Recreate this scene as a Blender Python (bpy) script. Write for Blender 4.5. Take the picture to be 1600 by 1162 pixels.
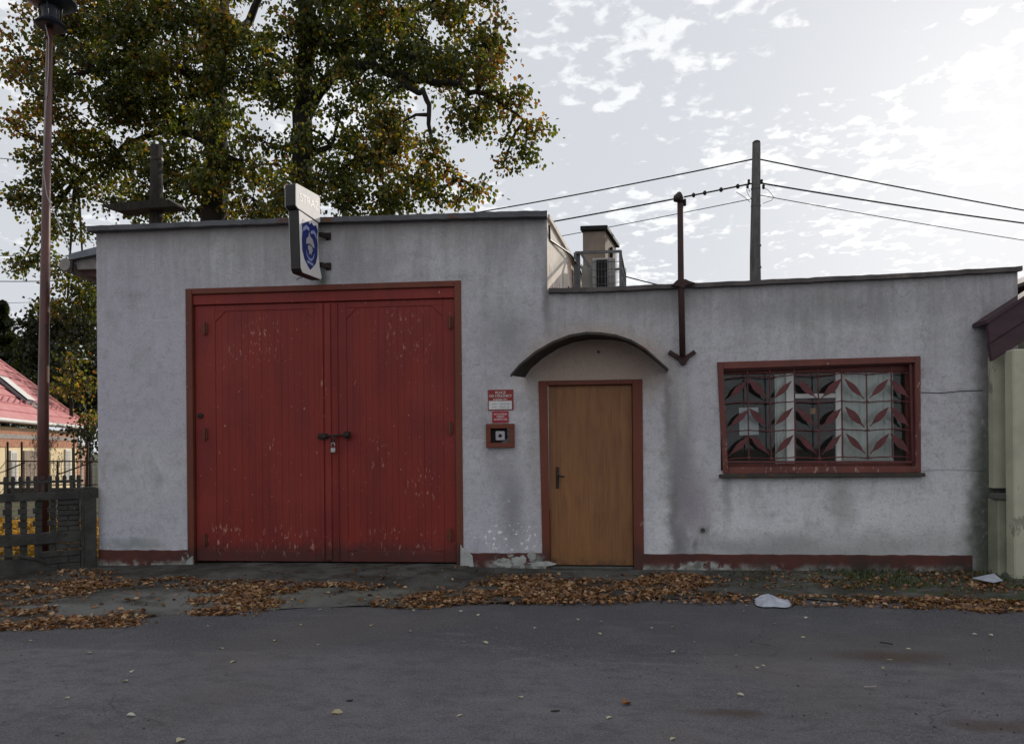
import bpy, math, random
import numpy as np
from mathutils import Vector, Matrix
random.seed(7); rng = np.random.default_rng(11)
R_ = math.radians
S = bpy.context.scene
for o in list(bpy.data.objects): bpy.data.objects.remove(o)
C = S.collection

# ------------------------------------------------------------------ camera
F_PX, CAM_D, CAM_H, YAW, ROLL, CY = 1155.0, 7.9, 1.29, R_(5.5), R_(0.5), 700.0
Fv = Vector((-math.sin(YAW), math.cos(YAW), 0)); R0 = Vector((math.cos(YAW), math.sin(YAW), 0)); Zv = Vector((0, 0, 1))
Rv = R0*math.cos(ROLL)-Zv*math.sin(ROLL); Uv = Zv*math.cos(ROLL)+R0*math.sin(ROLL)
CAM = Vector((0, -CAM_D, CAM_H))
cd = bpy.data.cameras.new('camera'); cam = bpy.data.objects.new('camera', cd); C.objects.link(cam)
cam.matrix_world = Matrix(((Rv.x, Uv.x, -Fv.x, CAM.x), (Rv.y, Uv.y, -Fv.y, CAM.y), (Rv.z, Uv.z, -Fv.z, CAM.z), (0, 0, 0, 1)))
cd.sensor_width = 36; cd.lens = F_PX*36/1600; cd.shift_y = (CY-581)/1600; cd.clip_end = 2000; cd.clip_start = 0.05
S.camera = cam
S.render.resolution_x = 1024; S.render.resolution_y = 743

# ------------------------------------------------------------------ light
SUN_AZ, SUN_EL = R_(29), R_(23)            # azimuth clockwise from +Y
sdir = Vector((math.sin(SUN_AZ)*math.cos(SUN_EL), math.cos(SUN_AZ)*math.cos(SUN_EL), math.sin(SUN_EL)))
W = bpy.data.worlds.new('World'); S.world = W; W.use_nodes = True
nt = W.node_tree; nt.nodes.clear()
def N(t, typ, **kw):
    n = t.nodes.new(typ)
    for k, v in kw.items():
        if k[0] == '_': setattr(n, k[1:], v)
        else: n.inputs[k.replace('__', ' ')].default_value = v
    return n
def sky_world():
    L = nt.links.new
    out = N(nt, 'ShaderNodeOutputWorld'); bg = N(nt, 'ShaderNodeBackground'); bg.inputs['Strength'].default_value = 0.10
    sky = N(nt, 'ShaderNodeTexSky'); sky.sky_type = 'NISHITA'; sky.sun_disc = False
    sky.sun_elevation = SUN_EL; sky.sun_rotation = SUN_AZ
    sky.air_density = 1.0; sky.dust_density = 1.6; sky.ozone_density = 1.0
    hs = N(nt, 'ShaderNodeHueSaturation'); hs.inputs['Saturation'].default_value = 0.45
    L(sky.outputs[0], hs.inputs['Color'])
    # thin even veil of high cloud over the whole sky
    gm = N(nt, 'ShaderNodeGamma'); gm.inputs[1].default_value = 1.2; L(hs.outputs[0], gm.inputs[0])
    veil = N(nt, 'ShaderNodeMix', _data_type='RGBA', _blend_type='ADD'); veil.inputs[0].default_value = 0.036
    veil.inputs[6].default_value = (5.75, 5.98, 6.4, 1)
    L(gm.outputs[0], veil.inputs[7])
    # small broken clouds: a layer seen in perspective
    tc = N(nt, 'ShaderNodeTexCoord'); sp = N(nt, 'ShaderNodeSeparateXYZ'); L(tc.outputs['Generated'], sp.inputs[0])
    za = N(nt, 'ShaderNodeMath', _operation='ADD'); za.inputs[1].default_value = 0.12; L(sp.outputs[2], za.inputs[0])
    zm = N(nt, 'ShaderNodeMath', _operation='MAXIMUM'); zm.inputs[1].default_value = 0.05; L(za.outputs[0], zm.inputs[0])
    dx = N(nt, 'ShaderNodeMath', _operation='DIVIDE'); L(sp.outputs[0], dx.inputs[0]); L(zm.outputs[0], dx.inputs[1])
    dy = N(nt, 'ShaderNodeMath', _operation='DIVIDE'); L(sp.outputs[1], dy.inputs[0]); L(zm.outputs[0], dy.inputs[1])
    cb = N(nt, 'ShaderNodeCombineXYZ'); L(dx.outputs[0], cb.inputs[0]); L(dy.outputs[0], cb.inputs[1]); cb.inputs[2].default_value = 3.3
    n1 = N(nt, 'ShaderNodeTexNoise', Scale=18.0, Detail=8.0, Roughness=0.55, Distortion=0.15); L(cb.outputs[0], n1.inputs['Vector'])
    n2 = N(nt, 'ShaderNodeTexNoise', Scale=2.2, Detail=2.0); L(cb.outputs[0], n2.inputs['Vector'])
    m2 = N(nt, 'ShaderNodeMapRange'); m2.inputs[1].default_value = .35; m2.inputs[2].default_value = .65; m2.inputs[3].default_value = -.10; m2.inputs[4].default_value = .12
    L(n2.outputs[0], m2.inputs[0])
    ad = N(nt, 'ShaderNodeMath', _operation='ADD'); L(n1.outputs[0], ad.inputs[0]); L(m2.outputs[0], ad.inputs[1])
    mr = N(nt, 'ShaderNodeMapRange', _interpolation_type='SMOOTHSTEP'); mr.inputs[1].default_value = .54; mr.inputs[2].default_value = .69; L(ad.outputs[0], mr.inputs[0])
    sc = N(nt, 'ShaderNodeMath', _operation='MULTIPLY'); sc.inputs[1].default_value = .85; L(mr.outputs[0], sc.inputs[0])
    cl = N(nt, 'ShaderNodeMix', _data_type='RGBA'); L(sc.outputs[0], cl.inputs[0]); L(veil.outputs[2], cl.inputs[6])
    # clouds scatter the light of the sky behind them, a little brighter and warmer
    cm = N(nt, 'ShaderNodeMix', _data_type='RGBA', _blend_type='MULTIPLY'); cm.inputs[0].default_value = 1
    cm.inputs[7].default_value = (1.46, 1.43, 1.36, 1); L(veil.outputs[2], cm.inputs[6]); L(cm.outputs[2], cl.inputs[7])
    L(cl.outputs[2], bg.inputs['Color']); L(bg.outputs[0], out.inputs[0])
sky_world()
sl = bpy.data.lights.new('sun', 'SUN'); sl.energy = 3.4; sl.angle = R_(0.6); sl.color = (1, .93, .82)
so = bpy.data.objects.new('sun', sl); C.objects.link(so)
so.rotation_euler = (-sdir).to_track_quat('-Z', 'Y').to_euler()
S.view_settings.view_transform = 'Standard'; S.view_settings.look = 'None'; S.view_settings.exposure = 0.16; S.view_settings.gamma = 1

# ------------------------------------------------------------------ placing helpers
def ray(px, py): return Fv*F_PX + Rv*(px-800) - Uv*(py-CY)
def U(px, py, Y=0.0):                       # point on the vertical plane y = Y
    d = ray(px, py); return CAM + d*((Y+CAM_D)/d.y)
def G(px, py, z=0.0):                       # point on the level z
    d = ray(px, py); return CAM + d*((z-CAM_H)/d.z)
WORLD = {}
def off(p):
    return WORLD.get(p.name, Vector((0, 0, 0))) if p else Vector((0, 0, 0))
def link(name, me, parent=None, loc=None, rot=None, scale=None):
    o = bpy.data.objects.new(name, me); C.objects.link(o)
    if parent:
        o.parent = parent; o.matrix_parent_inverse = Matrix.Translation(-off(parent))
    if loc is not None: o.location = loc
    if rot is not None: o.rotation_euler = rot
    if scale is not None: o.scale = scale
    WORLD[o.name] = Vector(loc) if loc is not None else Vector((0, 0, 0))
    return o
def tag(o, label=None, cat=None, group=None, kind=None):
    if label: o['label'] = label
    if cat: o['category'] = cat
    if group: o['group'] = group
    if kind: o['kind'] = kind
    return o
def thing(name, loc, label, cat, group=None):
    o = bpy.data.objects.new(name, None); C.objects.link(o); o.location = loc; o.empty_display_size = .1
    WORLD[o.name] = Vector(loc); return tag(o, label, cat, group)

class MB:
    def __init__(s): s.v = []; s.f = []
    def box(s, x0, x1, y0, y1, z0, z1):
        return s.hexa([(x0,y0,z0),(x1,y0,z0),(x1,y1,z0),(x0,y1,z0),(x0,y0,z1),(x1,y0,z1),(x1,y1,z1),(x0,y1,z1)])
    def hexa(s, p):
        n = len(s.v); s.v += [tuple(q) for q in p]
        for f in ((0,3,2,1),(4,5,6,7),(0,1,5,4),(1,2,6,5),(2,3,7,6),(3,0,4,7)): s.f.append(tuple(n+i for i in f))
        return s
    def bar(s, a, b, w, h, up=(0,0,1)):      # square bar from a to b, width w across, h along up
        a, b = Vector(a), Vector(b); d = (b-a).normalized(); u = Vector(up); x = d.cross(u)
        if x.length < 1e-4: x = d.cross(Vector((1,0,0)))
        x.normalize(); u = x.cross(d); x *= w/2; u *= h/2
        return s.hexa([a-x-u, b-x-u, b+x-u, a+x-u, a-x+u, b-x+u, b+x+u, a+x+u])
    def tube(s, pts, rad, n=8, cap=True):
        pts = [Vector(p) for p in pts]; k = len(pts)
        if not hasattr(rad, '__len__'): rad = [rad]*k
        base = len(s.v); ref = None
        for i, p in enumerate(pts):
            d = (pts[min(i+1,k-1)]-pts[max(i-1,0)]).normalized()
            if ref is None: ref = d.orthogonal().normalized()
            ref = (ref-d*ref.dot(d)); ref = ref.normalized() if ref.length > 1e-5 else d.orthogonal().normalized()
            q = d.cross(ref)
            for j in range(n):
                a = 2*math.pi*j/n; s.v.append(tuple(p+(ref*math.cos(a)+q*math.sin(a))*rad[i]))
        for i in range(k-1):
            for j in range(n):
                a = base+i*n+j; b = base+i*n+(j+1)%n; s.f.append((a, b, b+n, a+n))
        if cap:
            s.f.append(tuple(base+j for j in reversed(range(n)))); s.f.append(tuple(base+(k-1)*n+j for j in range(n)))
        return s
    def lathe(s, c, prof, n=24, axis=None):  # prof: (r, h) pairs along axis
        ax = Vector(axis or (0,0,1)).normalized(); a = ax.orthogonal().normalized(); b = ax.cross(a); c = Vector(c); base = len(s.v)
        for r, h in prof:
            for j in range(n):
                t = 2*math.pi*j/n; s.v.append(tuple(c+ax*h+(a*math.cos(t)+b*math.sin(t))*max(r, 1e-4)))
        for i in range(len(prof)-1):
            for j in range(n):
                p = base+i*n+j; q = base+i*n+(j+1)%n; s.f.append((p, q, q+n, p+n))
        s.f.append(tuple(base+j for j in reversed(range(n)))); s.f.append(tuple(base+(len(prof)-1)*n+j for j in range(n)))
        return s
    def prism(s, poly, d):                   # poly: 3D points (one face), extruded by vector d
        n = len(poly); b = len(s.v); d = Vector(d)
        s.v += [tuple(p) for p in poly]+[tuple(Vector(p)+d) for p in poly]
        s.f.append(tuple(range(b, b+n))); s.f.append(tuple(reversed(range(b+n, b+2*n))))
        for i in range(n): s.f.append((b+(i+1)%n, b+i, b+n+i, b+n+(i+1)%n))
        return s
    def xz(s, poly, y0, y1):                 # poly in (x, z) swept from y0 to y1
        return s.prism([(x, y0, z) for x, z in poly], (0, y1-y0, 0))
    def face(s, pts):
        b = len(s.v); s.v += [tuple(p) for p in pts]; s.f.append(tuple(range(b, b+len(pts)))); return s
    def mesh(s, name, m, smooth=False):
        me = bpy.data.meshes.new(name); me.from_pydata(s.v, [], s.f); me.update()
        import bmesh
        bm = bmesh.new(); bm.from_mesh(me); bmesh.ops.recalc_face_normals(bm, faces=bm.faces); bm.to_mesh(me); bm.free()
        for mm in (m if isinstance(m, (list, tuple)) else [m]): me.materials.append(mm)
        if smooth:
            me.polygons.foreach_set('use_smooth', [True]*len(me.polygons))
        return me
    def build(s, name, m, parent=None, smooth=False, bevel=0, seg=1):
        o = link(name, s.mesh(name, m, smooth), parent)
        if bevel:
            b = o.modifiers.new('bevel', 'BEVEL'); b.width = bevel; b.segments = seg; b.limit_method = 'ANGLE'; b.angle_limit = R_(40)
        return o

# ------------------------------------------------------------------ materials
def newmat(name):
    m = bpy.data.materials.new(name); m.use_nodes = True; t = m.node_tree
    b = t.nodes['Principled BSDF']; return m, t, b
class NG:
    """small node-graph helper; every texture is in world space"""
    def __init__(s, t):
        s.t = t; s.L = t.links.new; s.pos = N(t, 'ShaderNodeNewGeometry').outputs['Position']
    def set(s, sock, v):
        if isinstance(v, (int, float)): sock.default_value = v
        elif isinstance(v, (tuple, list)): sock.default_value = tuple(v)+((1,) if len(v) == 3 and len(sock.default_value) == 4 else ())
        else: s.L(v, sock)
    def vec(s, scale=(1,1,1), loc=(0,0,0), src=None):
        m = N(s.t, 'ShaderNodeMapping'); s.L(src or s.pos, m.inputs[0]); m.inputs['Scale'].default_value = scale; m.inputs['Location'].default_value = loc; return m.outputs[0]
    def noise(s, scale=5, detail=4, rough=.55, stretch=(1,1,1), loc=(0,0,0), dist=0, src=None):
        n = N(s.t, 'ShaderNodeTexNoise', Scale=scale, Detail=detail, Roughness=rough, Distortion=dist); s.L(s.vec(stretch, loc, src), n.inputs['Vector']); return n.outputs['Fac']
    def voro(s, scale, stretch=(1,1,1), feat='F1', out='Distance', src=None):
        n = N(s.t, 'ShaderNodeTexVoronoi', _feature=feat, Scale=scale); s.L(s.vec(stretch, src=src), n.inputs['Vector']); return n.outputs[out]
    def math(s, op, a, b=0.0, clamp=False):
        n = N(s.t, 'ShaderNodeMath', _operation=op, _use_clamp=clamp); s.set(n.inputs[0], a); s.set(n.inputs[1], b); return n.outputs[0]
    def ramp(s, v, a, b, lo=0.0, hi=1.0):
        n = N(s.t, 'ShaderNodeMapRange', _interpolation_type='SMOOTHSTEP'); s.L(v, n.inputs[0])
        for i, x in zip((1,2,3,4), (a,b,lo,hi)): n.inputs[i].default_value = x
        return n.outputs[0]
    def mix(s, f, a, b, blend='MIX'):
        n = N(s.t, 'ShaderNodeMix', _data_type='RGBA', _blend_type=blend); s.set(n.inputs[0], f); s.set(n.inputs[6], a); s.set(n.inputs[7], b); return n.outputs[2]
    def xyz(s, src=None):
        n = N(s.t, 'ShaderNodeSeparateXYZ'); s.L(src or s.pos, n.inputs[0]); return n.outputs
    def bump(s, h, strength=.3, dist=.01, prev=None):
        n = N(s.t, 'ShaderNodeBump'); n.inputs['Strength'].default_value = strength; n.inputs['Distance'].default_value = dist; s.L(h, n.inputs['Height'])
        if prev: s.L(prev, n.inputs['Normal'])
        return n.outputs[0]
    def blob(s, cx, cz, rx, rz, soft=.6, src=None, axes=(0,2)):   # 1 inside an ellipse, fading outwards
        o = s.xyz(src); a = s.math('DIVIDE', s.math('SUBTRACT', o[axes[0]], cx), rx); b = s.math('DIVIDE', s.math('SUBTRACT', o[axes[1]], cz), rz)
        d = s.math('SQRT', s.math('ADD', s.math('MULTIPLY', a, a), s.math('MULTIPLY', b, b))); return s.ramp(d, 1-soft, 1+soft*.4, 1, 0)
    def warp(s, amt, scale):
        n = N(s.t, 'ShaderNodeTexNoise', Scale=scale, Detail=4.0); s.L(s.pos, n.inputs['Vector'])
        v = N(s.t, 'ShaderNodeVectorMath', _operation='SUBTRACT'); s.L(n.outputs['Color'], v.inputs[0]); v.inputs[1].default_value = (.5,.5,.5)
        w = N(s.t, 'ShaderNodeVectorMath', _operation='SCALE'); s.L(v.outputs[0], w.inputs[0]); w.inputs['Scale'].default_value = amt
        a = N(s.t, 'ShaderNodeVectorMath', _operation='ADD'); s.L(w.outputs[0], a.inputs[0]); s.L(s.pos, a.inputs[1]); return a.outputs[0]

def pmat(name, c1, c2, scale=6, stretch=(1,1,1), rough=.8, bump=.2, bscale=60, bdist=.004, metal=0, wear=None, spec=.35, lo=.35, hi=.68):
    m, t, b = newmat(name); g = NG(t)
    col = g.mix(g.ramp(g.noise(scale, 6, .6, stretch), lo, hi), c1, c2)
    if wear:                                  # (colour, noise scale, threshold, stretch)
        for wc, ws, wt, wst in wear:
            col = g.mix(g.ramp(g.noise(ws, 6, .62, wst, loc=(3.1,1.7,5.3)), wt, wt+.035), col, wc)
    g.set(b.inputs['Base Color'], col); b.inputs['Roughness'].default_value = rough; b.inputs['Metallic'].default_value = metal
    b.inputs['Specular IOR Level'].default_value = spec
    if bump: g.L(g.bump(g.noise(bscale, 4, .6, stretch), bump, bdist), b.inputs['Normal'])
    return m

def wall_material():
    m, t, b = newmat('grey_plaster'); g = NG(t); w = g.warp(.35, 2.2); w2 = g.warp(.16, 7)
    o = g.xyz(); z = o[2]; x = o[0]
    base = g.mix(g.ramp(g.noise(1.1, 5, .6), .3, .7), (.42,.41,.44), (.53,.525,.545))
    base = g.mix(g.ramp(g.noise(14, 4, .7), .3, .75, 0, .35), base, (.30,.295,.30))
    # bluish repaint low on the wall
    base = g.mix(g.math('MULTIPLY', g.ramp(z, .1, 1.3, 1, 0), g.ramp(g.noise(1.7, 3), .3, .6, .1, .55)), base, (.42,.43,.53))
    base = g.mix(g.math('MULTIPLY', g.ramp(g.xyz(w)[2], 1.05, 1.6, 0, .85), g.blob(-5.0, 1.4, .9, 3.0, .5)), base, (.43,.41,.465))
    # lighter lower wall, grimy blotches, rain streaks of uneven length below the coping
    base = g.mix(g.math('MULTIPLY', g.ramp(g.xyz(w)[2], .3, 1.7, 1, 0), g.ramp(x, .2, 1.0, .15, .7)), base, (.64,.645,.64))
    base = g.mix(g.ramp(g.noise(2.6, 7, .7, (1,1,.8), loc=(2,0,7), dist=.4), .48, .72, 0, .55), base, (.27,.265,.265))
    wz_ = g.math('ADD', g.math('SUBTRACT', z, g.math('MULTIPLY', g.noise(2.0, 5, .7, (1.6,1,.05), loc=(1,0,4)), 2.4)), 1.2)
    tops = g.math('MAXIMUM', g.math('MULTIPLY', g.ramp(wz_, 2.5, 3.9, 0, 1), g.ramp(x, -.45, -.25, 1, 0)), g.math('MULTIPLY', g.ramp(wz_, 1.8, 3.1, 0, 1), g.ramp(x, -.5, -.3, 0, 1)))
    st = g.ramp(g.noise(4.2, 7, .72, (2.0,1,.22), dist=.3), .34, .70, .25, 1)
    base = g.mix(g.math('MULTIPLY', st, g.math('MULTIPLY', tops, .62)), base, (.20,.195,.185))
    # darker top band under the garage coping, warm dusty area over the entrance
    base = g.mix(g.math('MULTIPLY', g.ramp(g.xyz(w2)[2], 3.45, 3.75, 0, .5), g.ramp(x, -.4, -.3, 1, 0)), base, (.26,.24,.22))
    base = g.mix(g.math('MULTIPLY', g.blob(.12, 2.12, .85, .5, .5, w2), .9), base, (.40,.30,.235))
    def stain(cx, cz, rx, rz, col, k, soft=.95, src=None):
        nonlocal base
        base = g.mix(g.math('MULTIPLY', g.blob(cx, cz, rx, rz, soft, src or w2), k), base, col)
    P = lambda px, py: (U(px, py).x, U(px, py).z)
    def pst(px, py, rx, ry, col, k, soft=.95, src=None):
        x_, z_ = P(px, py); stain(x_, z_, rx/146, ry/146, col, k, soft, src)
    pst(1062, 720, 24, 160, (.15,.14,.145), .72); pst(1085, 790, 36, 75, (.21,.18,.205), .7); pst(1043, 640, 8, 90, (.18,.16,.145), .65); pst(1052, 800, 10, 80, (.12,.115,.12), .6)
    pst(1098, 828, 10, 9, (.12,.12,.12), .7); pst(1088, 852, 7, 14, (.08,.08,.08), .6); pst(1062, 850, 14, 30, (.12,.12,.13), .7)
    pst(1066, 640, 9, 50, (.52,.5,.47), .5)
    pst(1135, 770, 9, 60, (.2,.2,.2), .6); pst(1315, 780, 22, 60, (.25,.24,.22), .55)
    pst(1340, 858, 230, 34, (.16,.165,.155), .5, 1.0, w); pst(1180, 858, 120, 26, (.16,.16,.16), .45, 1.0, w)
    pst(800, 790, 22, 90, (.15,.145,.16), .62); pst(775, 730, 22, 50, (.22,.21,.225), .5); pst(835, 700, 14, 150, (.3,.27,.25), .45)
    pst(505, 436, 10, 26, (.09,.11,.08), .85)
    pst(855, 470, 9, 60, (.16,.14,.14), .7); pst(790, 520, 46, 60, (.2,.2,.2), .5)
    pst(1030, 470, 90, 26, (.17,.165,.16), .5); pst(1290, 480, 150, 30, (.19,.19,.19), .45)
    pst(205, 850, 60, 10, (.16,.2,.18), .6); pst(560, 410, 60, 60, (.2,.2,.21), .35)
    # damp green corner by the neighbour
    pst(1552, 760, 36, 240, (.07,.078,.062), .95, .6); pst(1548, 850, 40, 110, (.075,.085,.065), .95, .7); pst(1543, 560, 15, 90, (.13,.11,.125), .75)
    pst(1430, 590, 10, 20, (.2,.19,.18), .5)
    # hairline cracks and a coarse grain of dirt in the render
    n_ = N(t, 'ShaderNodeTexVoronoi', _feature='DISTANCE_TO_EDGE', Scale=.75); g.L(g.warp(.5, 3), n_.inputs['Vector'])
    base = g.mix(g.math('MULTIPLY', g.ramp(n_.outputs['Distance'], .0015, .005, 1, 0), g.ramp(g.noise(1.3, 3, loc=(9,1,3)), .54, .64, 0, .4)), base, (.16,.155,.15))
    base = g.mix(g.ramp(g.noise(36, 6, .75), .48, .70, 0, .48), base, (.19,.185,.18)); base = g.mix(g.ramp(g.noise(9, 8, .75, loc=(2,2,2)), .48, .70, 0, .5), base, (.25,.24,.235))
    base = g.mix(g.ramp(g.noise(7, 8, .75, loc=(6,3,2)), .56, .74, 0, .35), base, (.68,.675,.67))
    # flaked-off paint
    fl = g.ramp(g.noise(16, 5, .6, loc=(7,2,1)), .585, .60)
    x_, z_ = P(800, 838)
    base = g.mix(g.math('MULTIPLY', fl, g.blob(x_, z_, .42, .16, .3)), base, (.74,.74,.74))
    fl2 = g.ramp(g.noise(23, 4, .6, loc=(1,2,9)), .69, .705)
    base = g.mix(g.math('MULTIPLY', fl2, g.ramp(z, .1, 2.6, .9, 0)), base, (.7,.7,.7))
    sp = g.ramp(g.noise(30, 3, .6, loc=(8,8,8)), .73, .76)
    base = g.mix(g.math('MULTIPLY', sp, .6), base, (.1,.1,.1))
    base = g.mix(1.0, base, (1.20,1.19,1.185), 'MULTIPLY')
    g.set(b.inputs['Base Color'], base); b.inputs['Roughness'].default_value = .93; b.inputs['Specular IOR Level'].default_value = .2
    n1 = g.bump(g.noise(2.2, 4, .5), .45, .05); n2 = g.bump(g.noise(60, 5, .7), .8, .010, n1)
    g.L(n2, b.inputs['Normal']); return m

def red_paint(name, c1, c2, flake=(.55,.33,.28), zones=(), dirt=True, gloss=.55):
    m, t, b = newmat(name); g = NG(t); z = g.xyz()[2]
    col = g.mix(g.ramp(g.noise(2.2, 5, .6, (1.5,1,.5)), .3, .7), c1, c2)
    if dirt: col = g.mix(g.ramp(g.xyz(g.warp(.25, 5))[2], .12, .32, .75, 0), col, (.035,.022,.02))
    col = g.mix(g.ramp(g.noise(1.6, 6, .65, (6,1,.5), loc=(6,2,1)), .45, .75, 0, .35), col, tuple(v*.55 for v in c1)); col = g.mix(g.ramp(g.noise(.9, 5, .6, loc=(3,9,4)), .5, .75, 0, .3), col, tuple(min(1, v*1.3+.02) for v in c1))
    f = g.ramp(g.noise(20, 5, .66, (1.4,1,.55), loc=(2,5,3)), .60, .625)
    msk = g.ramp(g.noise(2.2, 3, .5, loc=(5,1,8)), .64, .74, 0, .8)
    for cx, cz, rx, rz, k in zones: msk = g.math('MAXIMUM', msk, g.math('MULTIPLY', g.blob(cx, cz, rx, rz, .7), k))
    col = g.mix(g.math('MULTIPLY', f, g.math('MULTIPLY', msk, .75)), col, flake)
    col = g.mix(g.ramp(g.noise(34, 3, .6, (1,1,.5), loc=(9,5,3)), .715, .73, 0, .8), col, flake)
    g.set(b.inputs['Base Color'], col); b.inputs['Roughness'].default_value = gloss; b.inputs['Specular IOR Level'].default_value = .3
    g.L(g.bump(g.noise(30, 4, .6, (1,1,.4)), .25, .004), b.inputs['Normal']); return m

def plinth_material():
    m, t, b = newmat('plinth_paint'); g = NG(t); w = g.warp(.10, 9); z = g.xyz(w)[2]
    col = g.mix(g.ramp(g.noise(3, 5, .6), .3, .7), (.105,.030,.021), (.065,.022,.018))
    P = lambda px: U(px, 880).x
    k = g.math('MULTIPLY', g.ramp(z, .0, .09, 1, 0), g.ramp(g.noise(5, 5, .65), .42, .5))
    ex = g.math('MAXIMUM', g.blob(P(815), .05, .36, .13, .4, w), g.blob(P(1095), .02, .34, .075, .4, w))
    ex = g.math('MAXIMUM', ex, g.blob(P(293), .06, .05, .09, .4, w))
    k = g.math('MAXIMUM', g.math('MULTIPLY', k, .8), g.math('MULTIPLY', ex, g.ramp(g.noise(11, 5, .6), .44, .5)))
    col = g.mix(k, col, g.mix(g.ramp(g.noise(9, 4), .35, .65), (.14,.15,.13), (.42,.43,.40)))
    dk = g.math('MULTIPLY', g.ramp(g.xyz()[0], 1.2, 2.6, 0, 1), g.ramp(g.noise(3, 5, .6, loc=(4,4,4)), .35, .6))
    col = g.mix(g.math('MULTIPLY', dk, g.ramp(z, .0, .17, .9, .25)), col, (.028,.026,.018))
    g.set(b.inputs['Base Color'], col); b.inputs['Roughness'].default_value = .85
    g.L(g.bump(g.noise(22, 5, .6), .5, .012), b.inputs['Normal']); return m

def wood_door_material():
    m, t, b = newmat('oak_veneer'); g = NG(t)
    gr = g.noise(6, 6, .6, (8,1,.35), dist=.6); fine = g.noise(28, 3, .6, (7,1,.12))
    col = g.mix(g.ramp(gr, .3, .7), (.20,.088,.036), (.28,.128,.052)); col = g.mix(g.ramp(fine, .4, .75, 0, .55), col, (.15,.062,.025))
    cath = g.ramp(g.noise(2.2, 2, .4, (3.2,1,.5), loc=(2,2,.6), dist=1.5), .45, .6, 0, .4); col = g.mix(cath, col, (.305,.148,.056))
    col = g.mix(g.ramp(g.xyz()[2], .05, .35, .45, 0), col, (.24,.115,.036))
    col = g.mix(g.math('MULTIPLY', g.ramp(g.xyz(g.warp(.12, 9))[2], .03, .14, .8, 0), g.ramp(g.noise(12, 5, .7), .4, .6)), col, (.06,.04,.03)); col = g.mix(g.ramp(g.noise(22, 4, .6, (.4,1,1.5), loc=(4,4,1)), .70, .73, 0, .5), col, (.36,.22,.12))
    col = g.mix(g.ramp(g.noise(1.5, 4, .6, loc=(1,1,8)), .4, .7, 0, .3), col, (.13,.055,.028))
    g.set(b.inputs['Base Color'], col); b.inputs['Roughness'].default_value = .5; b.inputs['Specular IOR Level'].default_value = .3
    g.L(g.bump(fine, .12, .002), b.inputs['Normal']); return m

def road_material():
    m, t, b = newmat('old_asphalt'); g = NG(t); w = g.warp(.5, 1.3); o = g.xyz(w)
    ag = g.noise(170, 3, .7); ag2 = g.voro(120)
    col = g.mix(g.ramp(g.noise(.8, 5, .6), .3, .7), (.088,.084,.093), (.135,.128,.138))
    # darker newer strip along the verge
    col = g.mix(g.math('MULTIPLY', g.ramp(o[1], -3.5, -2.9, 0, .9), g.ramp(g.noise(2, 4), .25, .6, .55, 1)), col, (.030,.034,.041))
    col = g.mix(g.math('MULTIPLY', g.ramp(g.math('ABSOLUTE', g.math('ADD', o[1], 3.28)), .0, .06, .5, 0), g.ramp(g.noise(1.1, 3, loc=(3,3,3)), .45, .6)), col, (.17,.16,.15))
    ag3 = g.noise(75, 4, .8, loc=(3,1,0)); col = g.mix(g.ramp(ag3, .52, .66, 0, .6), col, (.26,.25,.26)); col = g.mix(g.ramp(ag3, .34, .46, .75, 0), col, (.025,.024,.026)); col = g.mix(g.ramp(g.noise(6, 6, .7, (1,1.6,1)), .45, .66, 0, .55), col, (.042,.042,.048)); col = g.mix(g.ramp(g.noise(3, 6, .7, (.5,1.6,1), loc=(4,4,0)), .55, .72, 0, .3), col, (.21,.20,.20))
    col = g.mix(g.ramp(ag, .35, .75, .0, .65), col, (.23,.215,.225)); col = g.mix(g.ramp(ag, .25, .42, .6, 0), col, (.022,.02,.022))
    col = g.mix(g.math('MULTIPLY', g.ramp(g.noise(.45, 4, .6, loc=(5,2,0)), .5, .7), .4), col, (.13,.115,.10))
    for px, py, rx, ry in ((1395,1022,.42,.16), (1150,1115,.22,.07), (1560,1130,.25,.1)):
        p = G(px, py, -.03); col = g.mix(g.math('MULTIPLY', g.blob(p.x, p.y, rx, ry, .8, g.warp(.25, 5), (0,1)), .6), col, (.075,.045,.028))
    n_ = N(t, 'ShaderNodeTexVoronoi', _feature='DISTANCE_TO_EDGE', Scale=.42); g.L(g.warp(.6, 2.5), n_.inputs['Vector'])
    col = g.mix(g.math('MULTIPLY', g.ramp(n_.outputs['Distance'], .001, .005, 1, 0), g.ramp(g.noise(.6, 2, loc=(2,8,3)), .54, .64, 0, .5)), col, (.03,.03,.03))
    col = g.mix(g.ramp(g.noise(42, 2, .5, loc=(1,7,2)), .72, .75, 0, .7), col, (.015,.014,.014))
    g.set(b.inputs['Base Color'], col); b.inputs['Roughness'].default_value = .9; b.inputs['Specular IOR Level'].default_value = .2
    n1 = g.bump(g.noise(1.5, 4, .5), .3, .06); g.L(g.bump(ag, .7, .008, g.bump(ag3, .5, .012, n1)), b.inputs['Normal']); return m

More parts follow.
